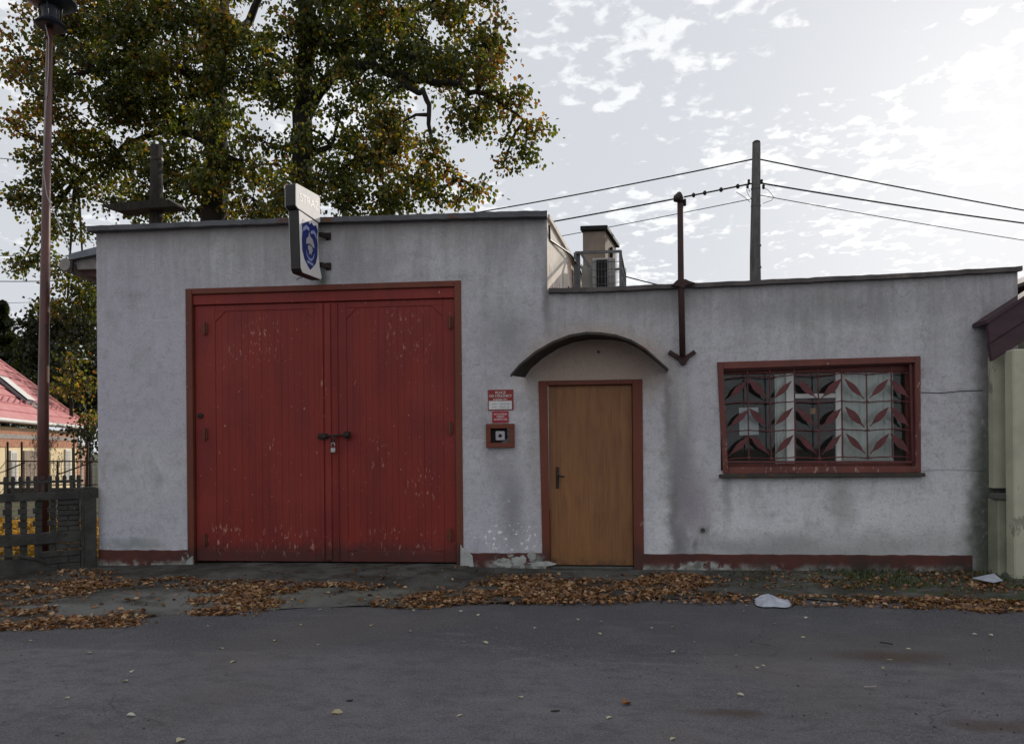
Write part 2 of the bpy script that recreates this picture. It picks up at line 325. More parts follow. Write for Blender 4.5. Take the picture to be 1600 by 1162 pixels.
def verge_material():
    m, t, b = newmat('verge_concrete_and_dirt'); g = NG(t); w = g.warp(.4, 2.5)
    col = g.mix(g.ramp(g.noise(1.3, 6, .65), .35, .65), (.04,.038,.034), (.105,.105,.097))
    col = g.mix(g.ramp(g.noise(4.5, 6, .65, loc=(2,1,1)), .48, .62, 0, .8), col, (.035,.028,.02))
    p = G(330, 935); col = g.mix(g.math('MULTIPLY', g.blob(p.x, p.y, 1.2, .5, .5, w, (0,1)), g.ramp(g.noise(3, 5), .3, .55)), col, (.15,.15,.138))
    p = G(120, 950); col = g.mix(g.math('MULTIPLY', g.blob(p.x, p.y, .8, .2, .5, w, (0,1)), .7), col, (.17,.17,.16))
    p = G(560, 925); col = g.mix(g.math('MULTIPLY', g.blob(p.x, p.y, .9, .25, .5, w, (0,1)), g.ramp(g.noise(3, 5), .35, .6)), col, (.13,.13,.112))
    o = g.xyz(w); gm = g.math('MULTIPLY', g.ramp(o[0], 1.0, 2.6, 0, 1), g.ramp(g.noise(6, 5, .6, loc=(0,4,0)), .45, .6))
    col = g.mix(g.math('MULTIPLY', gm, .8), col, (.05,.062,.026))
    col = g.mix(g.ramp(g.noise(60, 3, .7), .55, .75, 0, .6), col, (.24,.23,.21))
    g.set(b.inputs['Base Color'], col); b.inputs['Roughness'].default_value = .95; b.inputs['Specular IOR Level'].default_value = .15
    n1 = g.bump(g.noise(5, 5, .6), .6, .05); g.L(g.bump(g.noise(70, 4, .7), .6, .01, n1), b.inputs['Normal']); return m

def leaf_material(name, trans=.5, attr=True, col=(.1,.08,.02)):
    m = bpy.data.materials.new(name); m.use_nodes = True; t = m.node_tree; t.nodes.clear(); L = t.links.new
    out = N(t, 'ShaderNodeOutputMaterial'); d = N(t, 'ShaderNodeBsdfDiffuse'); tr = N(t, 'ShaderNodeBsdfTranslucent'); mx = N(t, 'ShaderNodeMixShader')
    mx.inputs[0].default_value = trans; gl = N(t, 'ShaderNodeBsdfGlossy', Roughness=.45); gl.inputs[0].default_value = (1,1,1,1); m2 = N(t, 'ShaderNodeMixShader'); m2.inputs[0].default_value = .025
    if attr:
        a = N(t, 'ShaderNodeAttribute', _attribute_name='leafcol'); src = a.outputs['Color']
        br = N(t, 'ShaderNodeMix', _data_type='RGBA', _blend_type='MULTIPLY'); br.inputs[0].default_value = 1; br.inputs[7].default_value = (1.9,1.75,.7,1); L(src, br.inputs[6])
        L(src, d.inputs[0]); L(br.outputs[2], tr.inputs[0])
    else:
        d.inputs[0].default_value = (*col, 1); tr.inputs[0].default_value = (*col, 1)
    L(d.outputs[0], mx.inputs[1]); L(tr.outputs[0], mx.inputs[2]); L(mx.outputs[0], m2.inputs[1]); L(gl.outputs[0], m2.inputs[2]); L(m2.outputs[0], out.inputs[0]); return m

def glass_material():
    m = bpy.data.materials.new('window_glass'); m.use_nodes = True; t = m.node_tree; t.nodes.clear(); L = t.links.new
    out = N(t, 'ShaderNodeOutputMaterial'); tr = N(t, 'ShaderNodeBsdfTransparent'); tr.inputs[0].default_value = (.9,.93,.92,1)
    gl = N(t, 'ShaderNodeBsdfGlossy', Roughness=.03); df = N(t, 'ShaderNodeBsdfDiffuse'); df.inputs[0].default_value = (.4,.38,.35,1)
    fr = N(t, 'ShaderNodeFresnel', IOR=1.4); m1 = N(t, 'ShaderNodeMixShader'); L(fr.outputs[0], m1.inputs[0]); L(tr.outputs[0], m1.inputs[1]); L(gl.outputs[0], m1.inputs[2])
    m2 = N(t, 'ShaderNodeMixShader'); m2.inputs[0].default_value = .03; L(m1.outputs[0], m2.inputs[1]); L(df.outputs[0], m2.inputs[2]); L(m2.outputs[0], out.inputs[0]); return m

M = {}
M['wall'] = wall_material()
px2x = lambda px, py=600: U(px, py).x
M['garage'] = red_paint('garage_red', (.235,.026,.018), (.180,.022,.017), (.52,.27,.22),
    zones=[(px2x(405), 2.5, .3, .3, .9), (px2x(625), 2.55, .3, .45, .7), (px2x(450), .28, .5, .16, 1), (px2x(350), .33, .25, .2, .9), (px2x(620), .30, .5, .16, .8), (px2x(655), .9, .2, .3, .8), (px2x(505), 1.9, .06, .3, .9), (px2x(590), 1.2, .15, .3, .6)])
M['frame'] = red_paint('frame_red_brown', (.165,.043,.022), (.125,.034,.021), (.45,.32,.24))
M['winred'] = red_paint('window_red_brown', (.17,.052,.038), (.115,.038,.032), (.45,.35,.3), dirt=False, zones=[(3.4,1.6,.08,.6,1), (1.5,1.4,.1,.5,.7), (2.4,1.04,.9,.08,.8)])
M['grille'] = pmat('grille_paint', (.13,.032,.034), (.085,.024,.026), 9, rough=.5, bump=.15, wear=[((.07,.03,.02), 14, .6, (1,1,1))])
M['plinth'] = plinth_material(); M['door'] = wood_door_material(); M['road'] = road_material(); M['verge'] = verge_material(); M['glass'] = glass_material()
M['iron'] = pmat('dark_iron', (.020,.017,.016), (.05,.03,.024), 20, rough=.5, bump=.3, metal=.4)
M['steel'] = pmat('bright_steel', (.55,.54,.52), (.4,.39,.38), 20, rough=.35, metal=.8, bump=0)
M['coping'] = pmat('coping_sheet', (.115,.115,.125), (.07,.07,.075), 5, rough=.6, metal=.3, bump=.2, wear=[((.12,.06,.035), 3.5, .62, (1,1,1))])
M['copinglow'] = pmat('coping_tar', (.12,.105,.10), (.07,.062,.06), 5, rough=.8, bump=.3, wear=[((.17,.14,.12), 4, .6, (1,1,1))])
M['roof'] = pmat('roof_felt', (.05,.05,.05), (.09,.09,.088), 4, rough=.9, bump=.3)
M['rust'] = pmat('rusted_sheet', (.030,.027,.023), (.052,.043,.034), 4, rough=.75, bump=.3, bscale=30, wear=[((.085,.04,.022), 5, .6, (1,1,1))])
M['rustpaint'] = pmat('rusty_paint', (.06,.026,.024), (.036,.018,.017), 7, rough=.7, bump=.3, wear=[((.11,.05,.03), 12, .64, (1,1,.4))])
M['cream'] = pmat('peeling_cream', (.68,.59,.50), (.80,.73,.64), 3, (3,3,.7), rough=.9, bump=.5, bscale=25, bdist=.01, wear=[((.30,.22,.17), 6, .60, (3,3,.45)), ((.62,.44,.36), 2.2, .6, (1,1,.6))])
M['sideplaster'] = pmat('side_plaster', (.3,.29,.29), (.4,.39,.38), 3, rough=.9, bump=.4)
M['patch'] = pmat('repair_plaster', (.46,.465,.485), (.55,.555,.57), 2.5, rough=.9, bump=.35, bscale=40, wear=[((.33,.33,.34), 3.2, .60, (1,1,1)), ((.24,.24,.24), 16, .66, (1,1,1))])
M['concrete'] = pmat('fence_concrete', (.040,.038,.035), (.070,.067,.061), 6, rough=.95, bump=.6, bscale=35, bdist=.012, wear=[((.035,.038,.030), 5, .58, (1,1,1)), ((.13,.14,.135), 14, .68, (1,1,1))])
M['lightconcrete'] = pmat('bare_render', (.30,.31,.29), (.46,.46,.44), 8, rough=.95, bump=.6, bscale=30, bdist=.012)
M['white'] = pmat('white_plastic', (.66,.65,.62), (.58,.57,.55), 4, rough=.45, bump=0)
M['signwhite'] = pmat('sign_white', (.76,.72,.69), (.68,.65,.635), 5, rough=.6, bump=0, spec=.2)
M['signblack'] = pmat('sign_black', (.016,.013,.013), (.028,.022,.022), 5, rough=.4, bump=0)
M['signblue'] = pmat('emblem_blue', (.012,.022,.14), (.018,.03,.17), 8, rough=.35, bump=0)
M['emblempale'] = pmat('emblem_pale', (.45,.42,.40), (.33,.32,.38), 30, rough=.4, bump=0)
M['emblemlight'] = pmat('emblem_light_blue', (.35,.38,.55), (.22,.26,.5), 20, rough=.4, bump=0)
M['fadedtext'] = pmat('faded_lettering', (.50,.46,.43), (.44,.41,.39), 20, rough=.4, bump=0)
M['signred'] = pmat('sign_red', (.27,.024,.022), (.22,.02,.02), 9, rough=.4, bump=0)
M['signbright'] = pmat('sign_bright_red', (.36,.02,.04), (.30,.018,.035), 9, rough=.4, bump=0)
M['letter'] = pmat('letter_white', (.72,.66,.62), (.65,.6,.57), 30, rough=.5, bump=0)
M['ink'] = pmat('faint_ink', (.35,.36,.36), (.25,.26,.26), 60, rough=.6, bump=0)
M['black'] = pmat('matt_black', (.008,.008,.008), (.014,.013,.013), 10, rough=.8, bump=0)
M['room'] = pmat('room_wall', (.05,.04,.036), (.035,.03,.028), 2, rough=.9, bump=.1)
M['curtain'] = pmat('net_curtain', (.88,.86,.84), (.74,.72,.71), 4, (9,9,.3), rough=.9, bump=.2, bscale=8, bdist=.03)
M['tin'] = pmat('zinc', (.16,.17,.19), (.11,.115,.13), 8, rough=.45, metal=.6, bump=.1)
M['beige'] = pmat('eave_board', (.30,.27,.25), (.22,.195,.18), 7, rough=.8, bump=.2)
M['brownboard'] = pmat('soffit_brown', (.08,.035,.03), (.055,.026,.024), 8, rough=.8, bump=.2)
M['chimney'] = pmat('chimney_render', (.20,.155,.125), (.27,.21,.17), 5, rough=.95, bump=.5, bscale=30, bdist=.01)
M['cage'] = pmat('cage_steel', (.13,.13,.135), (.09,.09,.09), 8, rough=.5, metal=.5, bump=0)
M['acbody'] = pmat('ac_casing', (.40,.39,.36), (.33,.32,.30), 4, rough=.5, bump=0)
M['polewood'] = pmat('utility_pole_concrete', (.075,.072,.07), (.13,.125,.12), 8, (3,3,.4), rough=.9, bump=.5, bscale=40, bdist=.01)
M['postwood'] = pmat('weathered_post', (.032,.028,.025), (.06,.052,.045), 7, (4,4,.3), rough=.95, bump=.6, bscale=25, bdist=.015)
M['wire'] = pmat('wire', (.012,.012,.013), (.02,.02,.02), 5, rough=.6, bump=0)
M['greywire'] = pmat('grey_cable', (.35,.33,.32), (.25,.24,.23), 5, rough=.6, bump=0)
M['mastred'] = pmat('siren_mast_paint', (.125,.044,.034), (.075,.03,.025), 6, (1,1,.4), rough=.38, bump=.2, spec=.5, wear=[((.05,.025,.02), 9, .63, (1,1,.5))])
M['siren'] = pmat('siren_metal', (.014,.017,.026), (.022,.026,.038), 6, rough=.45, bump=0, metal=.3)
M['purple'] = pmat('purple_brown_board', (.060,.028,.036), (.042,.021,.027), 5, (.5,1,3), rough=.6, bump=.3, bscale=20)
M['yellow'] = pmat('yellow_green_render', (.49,.475,.36), (.40,.39,.295), 3, rough=.9, bump=.3, wear=[((.27,.26,.2), 4, .6, (1,1,.5))])
M['greyyellow'] = pmat('stained_yellow_render', (.30,.30,.215), (.21,.215,.16), 3, rough=.9, bump=.4, wear=[((.09,.095,.075), 3.5, .6, (1,1,.6))])
M['ledge'] = pmat('ledge_stone', (.07,.075,.065), (.1,.1,.09), 6, rough=.9, bump=.4)
M['tileroof'] = pmat('rose_tile', (.50,.20,.20), (.58,.26,.26), 3, rough=.45, bump=.1, spec=.5)
M['housewall'] = pmat('cream_house_wall', (.68,.56,.36), (.60,.48,.30), 2, rough=.9, bump=.2)
M['brick'] = pmat('house_brick_band', (.30,.13,.08), (.42,.22,.14), 9, rough=.9, bump=.4)
M['bark'] = pmat('bark', (.020,.017,.013), (.036,.029,.023), 6, (3,3,.6), rough=.95, bump=.8, bscale=14, bdist=.04)
M['leaf'] = leaf_material('foliage', .45); M['fallen'] = leaf_material('fallen_leaves', .15)
M['needle'] = pmat('needles', (.010,.018,.009), (.022,.032,.015), 4, rough=.9, bump=0)
M['ground'] = pmat('yard_soil', (.035,.03,.02), (.06,.05,.032), .6, rough=.95, bump=.5, bscale=6, bdist=.05, wear=[((.06,.075,.025), 1.2, .52, (1,1,1))])  # dark soil; behind the yard litter it also stands in for tree shade
M['bag'] = pmat('thin_plastic', (.46,.47,.53), (.34,.36,.42), 9, rough=.35, bump=.2, bscale=20)
M['paper'] = pmat('paper', (.80,.80,.83), (.72,.72,.76), 5, rough=.7, bump=0)  # white that stands in for bright light in the left pane
M['orange'] = pmat('orange_sticker', (.62,.26,.10), (.5,.2,.08), 9, rough=.5, bump=0)

def text_mesh(name, body, size, mat, parent, loc, rot, align='CENTER', sx=1.0, depth=.0006):
    cu = bpy.data.curves.new('lettering', 'FONT'); cu.body = body; cu.size = size; cu.align_x = align; cu.align_y = 'CENTER'; cu.extrude = depth; cu.resolution_u = 3; cu.offset = size*.012
    t = bpy.data.objects.new('lettering', cu); C.objects.link(t); bpy.context.view_layer.update()
    me = bpy.data.meshes.new_from_object(t.evaluated_get(bpy.context.evaluated_depsgraph_get())); bpy.data.objects.remove(t); bpy.data.curves.remove(cu)
    me.materials.clear(); me.materials.append(mat)
    return link(name, me, parent, loc, rot, (sx, 1, 1))

# ------------------------------------------------------------------ ground, road, verge
def grid_mesh(name, xs, yf, zf, mat, ny, kind='structure'):
    mb = MB(); nx = len(xs)
    for x in xs:
        a, b = yf(x)
        for j in range(ny+1):
            y = a+(b-a)*j/ny; mb.v.append((x, y, zf(x, y, j/ny)))
    for i in range(nx-1):
        for j in range(ny):
            k = i*(ny+1)+j; mb.f.append((k, k+ny+1, k+ny+2, k+1))
    return tag(mb.build(name, mat, smooth=True), kind=kind)
mb = MB(); mb.face([(-400,-400,-.09),(400,-400,-.09),(400,400,-.09),(-400,400,-.09)]); tag(mb.build('ground', M['ground']), kind='structure')
edge_px = [(-150,1003),(0,985),(110,975),(230,968),(310,960),(430,952),(540,948),(700,945),(900,938),(1100,932),(1300,938),(1450,944),(1600,950),(1800,955)]
edge = [G(a, b, -.03) for a, b in edge_px]
ex = [p.x for p in edge]; ey = [p.y for p in edge]
def edge_y(x): return float(np.interp(x, ex, ey)) + .035*math.sin(x*5.1)+.02*math.sin(x*13.7+1)
xs = list(np.linspace(-60, -8, 14))+list(np.linspace(-7.9, 7.9, 160))+list(np.linspace(8, 60, 14))
grid_mesh('road', xs, lambda x: (-22.0, edge_y(x)+.04), lambda x, y, t: -.034+.008*math.sin(x*.7+y)+(.0 if y > -14 else 0), M['road'], 40)
def verge_z(x, y):
    e = edge_y(x); t = max(0., min(1., (y-e)/max(.3, -e)))
    ramp = .035*math.exp(-((x+2.9)/1.9)**4)*t
    return -.026+.028*t+ramp+.010*math.sin(x*3.1+y*2)*t*(1-t)*4*.6+.006*math.sin(x*9+y*7)*(1-t)
grid_mesh('pavement', list(np.linspace(-14, 14, 240)), lambda x: (edge_y(x), .12), lambda x, y, t: verge_z(x, y), M['verge'], 18)

# ------------------------------------------------------------------ the fire station
XL, XM, XR = -5.48, -.365, 4.37
ZG, ZA, ZB = 3.80, 2.955, 3.02           # wall tops: garage, annex left, annex right
SK = .20                                  # the side walls run back at a skew
st = thing('fire_station', (-.5, 0, 0), 'low grey plastered fire station with red garage door and grilled window', 'building')
def wall_panel(x0, x1, z0, zl, zr, holes, y=0.0):
    """front skin with openings and reveals, top edge from zl to zr"""
    mb = MB(); cx = sorted({x0, x1, *[h[0] for h in holes], *[h[1] for h in holes]}); cz = sorted({z0, *[h[2] for h in holes], *[h[3] for h in holes]})
    top = lambda x: zl+(zr-zl)*(x-x0)/(x1-x0)
    for i in range(len(cx)-1):
        a, b = cx[i], cx[i+1]
        for j in range(len(cz)):
            lo = cz[j]; hi = cz[j+1] if j+1 < len(cz) else None
            if hi is not None and any(h[0] <= a and b <= h[1] and h[2] <= lo and hi <= h[3] for h in holes): continue
            mb.face([(a,y,lo),(b,y,lo),(b,y,hi if hi is not None else top(b)),(a,y,hi if hi is not None else top(a))])
    for hx0, hx1, hz0, hz1 in holes:
        d = .30
        mb.face([(hx0,y,hz0),(hx0,y+d,hz0),(hx0,y+d,hz1),(hx0,y,hz1)]).face([(hx1,y,hz0),(hx1,y,hz1),(hx1,y+d,hz1),(hx1,y+d,hz0)])
        mb.face([(hx0,y,hz1),(hx0,y+d,hz1),(hx1,y+d,hz1),(hx1,y,hz1)]).face([(hx0,y,hz0),(hx1,y,hz0),(hx1,y+d,hz0),(hx0,y+d,hz0)])
    return mb
GX0, GX1, GZ0, GZ1 = -4.40, -1.318, -.06, 3.095
DX0, DX1, DZ0, DZ1 = -.405, .617, -.06, 2.0
WX0, WX1, WZ0, WZ1 = 1.43, 3.39, 1.035, 2.17
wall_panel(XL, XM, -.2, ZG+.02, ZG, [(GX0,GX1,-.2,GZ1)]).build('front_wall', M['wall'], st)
wall_panel(XM, XR, -.2, ZA, ZB, [(WX0,WX1,WZ0,WZ1), (DX0+.04,DX1,-.2,DZ1)]).build('front_wall', M['wall'], st)
def slab(poly, z0, z1): return MB().prism([(x, y, z0) for x, y in poly], (0, 0, z1-z0))
# upper side wall of the garage (sunlit, peeling), roof falling to the back
DEP = 6.5; zb = 2.45
MB().prism([(XM,.001,2.7),(XM,.001,ZG),(XM+SK*DEP,DEP,zb+.45),(XM+SK*DEP,DEP,2.2)], (-.25,.0,0)).build('upper_side_wall', M['cream'], st)
MB().prism([(XL,.001,-.2),(XL,.001,ZG),(XL+.3,DEP,zb+.45),(XL+.3,DEP,-.2)], (.25,0,0)).build('side_wall', M['sideplaster'], st)
MB().prism([(XR,.001,-.2),(XR,.001,ZB),(XR+.3,DEP,ZB-.35),(XR+.3,DEP,-.2)], (-.25,0,0)).build('side_wall', M['sideplaster'], st)
MB().box(XL+.3, XR+.3, DEP, DEP+.25, -.2, 2.6).build('back_wall', M['sideplaster'], st)
MB().hexa([(XL,-.0+.02,ZG-.14),(XM-.02,.02,ZG-.14),(XM+SK*DEP-.02,DEP+.3,zb+.3),(XL+.3,DEP+.3,zb+.3),(XL,.02,ZG-.01),(XM-.02,.02,ZG-.01),(XM+SK*DEP-.02,DEP+.3,zb+.43),(XL+.3,DEP+.3,zb+.43)]).build('roof', M['roof'], st)
lowroof = MB().hexa([(XM-.1,.02,ZA-.20),(XR,.02,ZB-.20),(XR+.3,DEP+.3,2.55),(XM+SK*DEP-.2,DEP+.3,2.5),(XM-.1,.02,ZA-.06),(XR,.02,ZB-.06),(XR+.3,DEP+.3,2.67),(XM+SK*DEP-.2,DEP+.3,2.62)]).build('roof', M['roof'], st)
def coping(name, pts, y0, y1, t, mat, wob=.004):
    mb = MB(); n = len(pts); k = 14
    P = []
    for i in range(n-1):
        for j in range(k): P.append([pts[i][0]+(pts[i+1][0]-pts[i][0])*j/k, pts[i][1]+(pts[i+1][1]-pts[i][1])*j/k])
    P.append(list(pts[-1]))
    for p in P: p[1] += random.uniform(-wob, wob)
    sec = [(y0, 0), (y0, -t), (y0+.012, -t), (y0+.012, -.012), (y1, -.012), (y1, 0)]
    sec = [(y0, .0), (y0, -t), (y0+.02, -t-.004), (y1, -t*.6), (y1, .004)]
    b = len(mb.v)
    for p in P:
        for yy, zz in sec: mb.v.append((p[0], yy, p[1]+zz))
    m_ = len(sec)
    for i in range(len(P)-1):
        for j in range(m_):
            a = i*m_+j; c = i*m_+(j+1) % m_; mb.f.append((a, c, c+m_, a+m_))
    mb.f.append(tuple(range(m_))); mb.f.append(tuple(range((len(P)-1)*m_, len(P)*m_)))
    return mb.build(name, mat, st)
def cp(px, py, y): p = U(px, py, y); return (p.x, p.z)
coping('coping', [cp(135,353,-.10), cp(300,346,-.10), cp(452,340,-.10), cp(600,336.5,-.10), cp(741,332,-.10)], -.10, .22, .055, M['coping'])
coping('coping', [cp(740.5,331.5,-.103), cp(855,329,-.103)], -.105, .22, .06, M['coping'])
coping('coping', [cp(857,450.5,-.06), cp(960,447.5,-.06), cp(1100,441,-.06), cp(1250,434.5,-.06), cp(1420,426,-.06), cp(1598,415.5,-.06)], -.06, .22, .045, M['copinglow'])
# rake coping along the sloping top of the upper side wall
MB().hexa([(XM-.08,.02,ZG-.06),(XM+.03,.02,ZG-.06),(XM+.03+SK*DEP,DEP,zb+.42),(XM-.1+SK*DEP,DEP,zb+.42),(XM-.08,.02,ZG-.012),(XM+.03,.02,ZG-.012),(XM+.03+SK*DEP,DEP,zb+.48),(XM-.1+SK*DEP,DEP,zb+.48)]).build('rake_coping', M['cream'], st)
mb = MB(); q = [Vector((XM+.05+SK*y, y, ZG-.08-(ZG-zb-.45)*y/DEP)) for y in np.linspace(.25, 5, 8)]
mb.tube([U(858,352,-.0), U(859,375,.1)]+q[1:], .011, 6).build('roof_cable', M['wire'], st)
mb = MB(); mb.tube([(XM+.2*.9+.02, .9, 2.95), (XM+.2*.9+.03, .9, 3.2), (XM+.2*.7+.03, .7, 3.05), (XM+.2*.5+.03, .5, 2.95)], .007, 5).build('roof_cable', M['wire'], st)
# left eave with gutter end
ea = thing  # (alias unused)
eb = MB(); a = U(107,397,.35); b_ = U(152,385,.35)
eb.prism([a, b_, U(152,397,.35), U(107,406,.35)], (.2, 4.5, -.3)).build('eave_flashing', M['tin'], st)
MB().prism([U(118,407,.42), U(150,398,.42), U(150,420,.42), U(121,421,.42)], (.2, 4.4, -.3)).build('eave_board', M['beige'], st)
MB().prism([U(121,421.5,.46), U(150,420.5,.46), U(150,433,.46), U(132,430,.46)], (.2, 4.3, -.3)).build('soffit_board', M['brownboard'], st)
MB().lathe(U(101,413,.40), [(.0,0),(.075,0),(.08,.02),(.08,4.4)], 16, (.05,1,-.06)).build('gutter', M['beige'], st, smooth=False)
MB().bar(U(113,407,.36), U(112,424,.36), .03, .03, (0,1,0)).build('gutter_bracket', M['iron'], st)
# plinth strips, a little proud of the wall, with a broken lower edge
def plinth(x0, x1, z1, t=.02):
    mb = MB(); n = max(4, int((x1-x0)/.06)); b = 0
    for i in range(n+1):
        x = x0+(x1-x0)*i/n; zz = z1+random.uniform(-.004,.004)
        mb.v += [(x,-t,-.12),(x,-t,zz-.008),(x,-t+.008,zz),(x,.0,zz)]
    for i in range(n):
        for j in range(3): a = i*4+j; mb.f.append((a, a+4, a+5, a+1))
    mb.f.append((0,1,2,3)); mb.f.append((n*4+3,n*4+2,n*4+1,n*4))
    return mb.build('plinth', M['plinth'], st)
plinth(XL+.01, GX0, .180); plinth(GX1, DX0-.0, .165); plinth(DX1+.0, px2x(1518,868), .165)
mb = MB()
for cx, cz, w_, h_ in ((808,876,.16,.13),(845,880,.3,.07),(832,868,.1,.1),(786,882,.2,.05)):
    p = U(cx, cz, -.02); pts = []
    for k in range(17):
        a = 2*math.pi*k/17; r = random.uniform(.55,1.2); pts.append((p.x+math.cos(a)*w_/2*r, -.0215, p.z+math.sin(a)*h_/2*r))
    mb.prism(pts, (0,-.002,0))
mb.build('bare_render_patch', M['lightconcrete'], st)
MB().prism([U(719,850,-.045), U(722,856,-.045), U(738,868,-.045), U(740,886,-.045), U(719,887,-.045)], (0,.04,0)).build('broken_plaster_lump', M['lightconcrete'], st, bevel=.008)
MB().prism([U(300,868,-.04), U(301,886,-.04), U(288,886,-.04), U(291,876,-.04)], (0,.035,0)).build('broken_plaster_lump', M['lightconcrete'], st, bevel=.006)
# repaired square of wall beside the window and its crack
pa = [U(1437,613), U(1533,610), U(1536,650), U(1534,700), U(1537,735), U(1480,733), U(1437,735)]
MB().prism([(p.x, -.007, p.z) for p in pa], (0,.008,0)).build('wall_repair', M['wall'], st)
MB().tube([(p.x,-.0075,p.z) for p in (U(1437,613),U(1470,614),U(1500,611),U(1535,610))], .005, 4).build('wall_crack', M['black'], st)
MB().tube([(p.x,-.0075,p.z) for p in (U(1500,650),U(1502,668),U(1499,674),U(1525,678))], .002, 4).build('wall_crack', M['ink'], st)
p = U(1098,828,-.0); MB().lathe((p.x,.0,p.z), [(.018,0),(.024,.004),(.024,.010),(.014,.010),(.012,.002)], 14, (0,-1,0)).build('vent_pipe', M['ledge'], st)
p = U(935,550,0); MB().lathe((p.x,0,p.z), [(.012,0),(.012,.03),(.004,.04)], 8, (0,-1,0)).build('hook', M['rust'], st)

# ---- garage door
gd = MB()
fw = .055
gd.box(GX0-.02, GX0+fw, -.014, .10, -.06, GZ1+.01).box(GX1-fw, GX1+.02, -.014, .10, -.06, GZ1+.01).box(GX0+fw, GX1-fw, -.014, .10, GZ1-fw, GZ1+.01)
gd = gd.build('garage_door', M['frame'], st, bevel=.006)
lint = MB().box(GX0+fw, GX1-fw, .012, .11, GZ1-.17, GZ1-fw).build('lintel_rail', M['garage'], gd, bevel=.004)
XC = px2x(511.5, 680); yD = .042          # leaf plane
ztop, zbot = GZ1-.175, .055
def gleaf(x0, x1, sl, sr):
    f = MB(); rail = .10; y0, y1 = yD-.006, yD+.05
    f.box(x0, x0+sl, y0, y1, zbot, ztop).box(x1-sr, x1, y0, y1, zbot, ztop)
    f.box(x0+sl, x1-sr, y0, y1, zbot, zbot+.12).box(x0+sl, x1-sr, y0, y1, ztop-.07, ztop)
    f.build('leaf_frame', M['garage'], gd, bevel=.004)
    a, b = x0+sl, x1-sr; n = 15; w = (b-a)/n
    me = None
    for i in range(n):
        if me is None:
            s = MB(); z0, z1 = zbot+.12, ztop-.07
            s.prism([(-w/2+.0003,.0024,z0),(-w/2+.005,.0,z0),(w/2-.005,0,z0),(w/2-.0003,.0024,z0)], (0,0,z1-z0)); me = s.mesh('slat', M['garage'])
        link('slat', me, gd, (a+w*(i+.5), yD+.000+random.uniform(-.0008,.0008), 0))
    MB().box(a-.02, b+.02, yD+.018, yD+.03, zbot, ztop).build('backing_sheet', M['garage'], gd)
    for cx, sx in ((a, 1), (b, -1)):
        for cz, sz in ((zbot+.12, 1), (ztop-.07, -1)):
            MB().prism([(cx, yD-.0085, cz), (cx+sx*.12, yD-.0085, cz), (cx, yD-.0085, cz+sz*.12)], (0,.011,0)).build('corner_gusset', M['garage'], gd, bevel=.003)
gleaf(GX0+fw+.006, XC-.003, .24, .15)
gleaf(XC+.003, GX1-fw-.006, .21, .13)
MB().box(XC-.03, XC+.035, yD-.026, yD-.0062, zbot+.02, ztop-.01).build('cover_strip', M['garage'], gd, bevel=.004)
MB().box(XC-.09, XC-.05, yD-.022, yD-.0062, zbot+.02, ztop-.01).build('stile_bead', M['garage'], gd, bevel=.003)
MB().box(XC+.10, XC+.115, yD-.022, yD-.0062, zbot+.02, ztop-.01).build('stile_bead', M['garage'], gd, bevel=.003)
for px, ys in ((319,(513,678,843)), (703,(503,668,835))):
    for py in ys:
        p = U(px, py, yD-.03); MB().tube([(p.x,yD-.028,p.z-.07),(p.x,yD-.028,p.z+.07)], .014, 10).box(p.x-.03,p.x+.03,yD-.02,yD-.0127,p.z-.055,p.z+.055).build('hinge', M['frame'], gd)
p = U(314, 649, yD); MB().lathe((p.x,yD-.012,p.z), [(.03,0),(.03,.012),(.02,.015)], 16, (0,-1,0)).build('keyhole_cover', M['iron'], gd)
# sliding bolt
bz = U(520,681,yD-.06).z; bx0 = px2x(497,681); bx1 = px2x(548,677)
bo = MB(); bo.tube([(bx0,yD-.055,bz-.004),(bx1,yD-.055,bz+.016)], .013, 10)
bo.box(bx0+.0,bx0+.10,yD-.045,yD-.026,bz-.035,bz+.032).box(bx0+.045,bx0+.10,yD-.075,yD-.04,bz-.02,bz+.022)
bo.box(bx1-.065,bx1-.005,yD-.07,yD-.026,bz-.03,bz+.048).lathe((bx1-.03,yD-.075,bz+.012), [(.0,0),(.034,0),(.034,.02),(.02,.035)], 12, (0,-1,0))
xk = px2x(521.5, 690); bo.box(xk-.014,xk+.018,yD-.074,yD-.066,bz-.09,bz+.012)
bo.build('sliding_bolt', M['iron'], gd, bevel=.002)
pl = thing('padlock', (xk,yD-.07,bz-.19), 'small steel padlock hanging from the garage door bolt', 'padlock')
zt = bz-.075
mb = MB(); mb.tube([(xk-.017,yD-.07,zt-.06),(xk-.017,yD-.07,zt-.015),(xk-.009,yD-.07,zt),(xk+.011,yD-.07,zt),(xk+.019,yD-.07,zt-.015),(xk+.019,yD-.07,zt-.06)], .006, 8).build('shackle', M['steel'], pl, smooth=True)
MB().box(xk-.024,xk+.026,yD-.082,yD-.058,zt-.105,zt-.055).build('lock_body', M['steel'], pl, bevel=.004)
# concrete sill under the garage door
MB().hexa([(GX0-.05,-.14,-.1),(GX1+.1,-.14,-.1),(GX1+.1,.3,-.1),(GX0-.05,.3,-.1),(GX0-.05,-.12,.012),(GX1+.1,-.12,.03),(GX1+.1,.3,.05),(GX0-.05,.3,.04)]).build('garage_sill', M['verge'], st, bevel=.015)

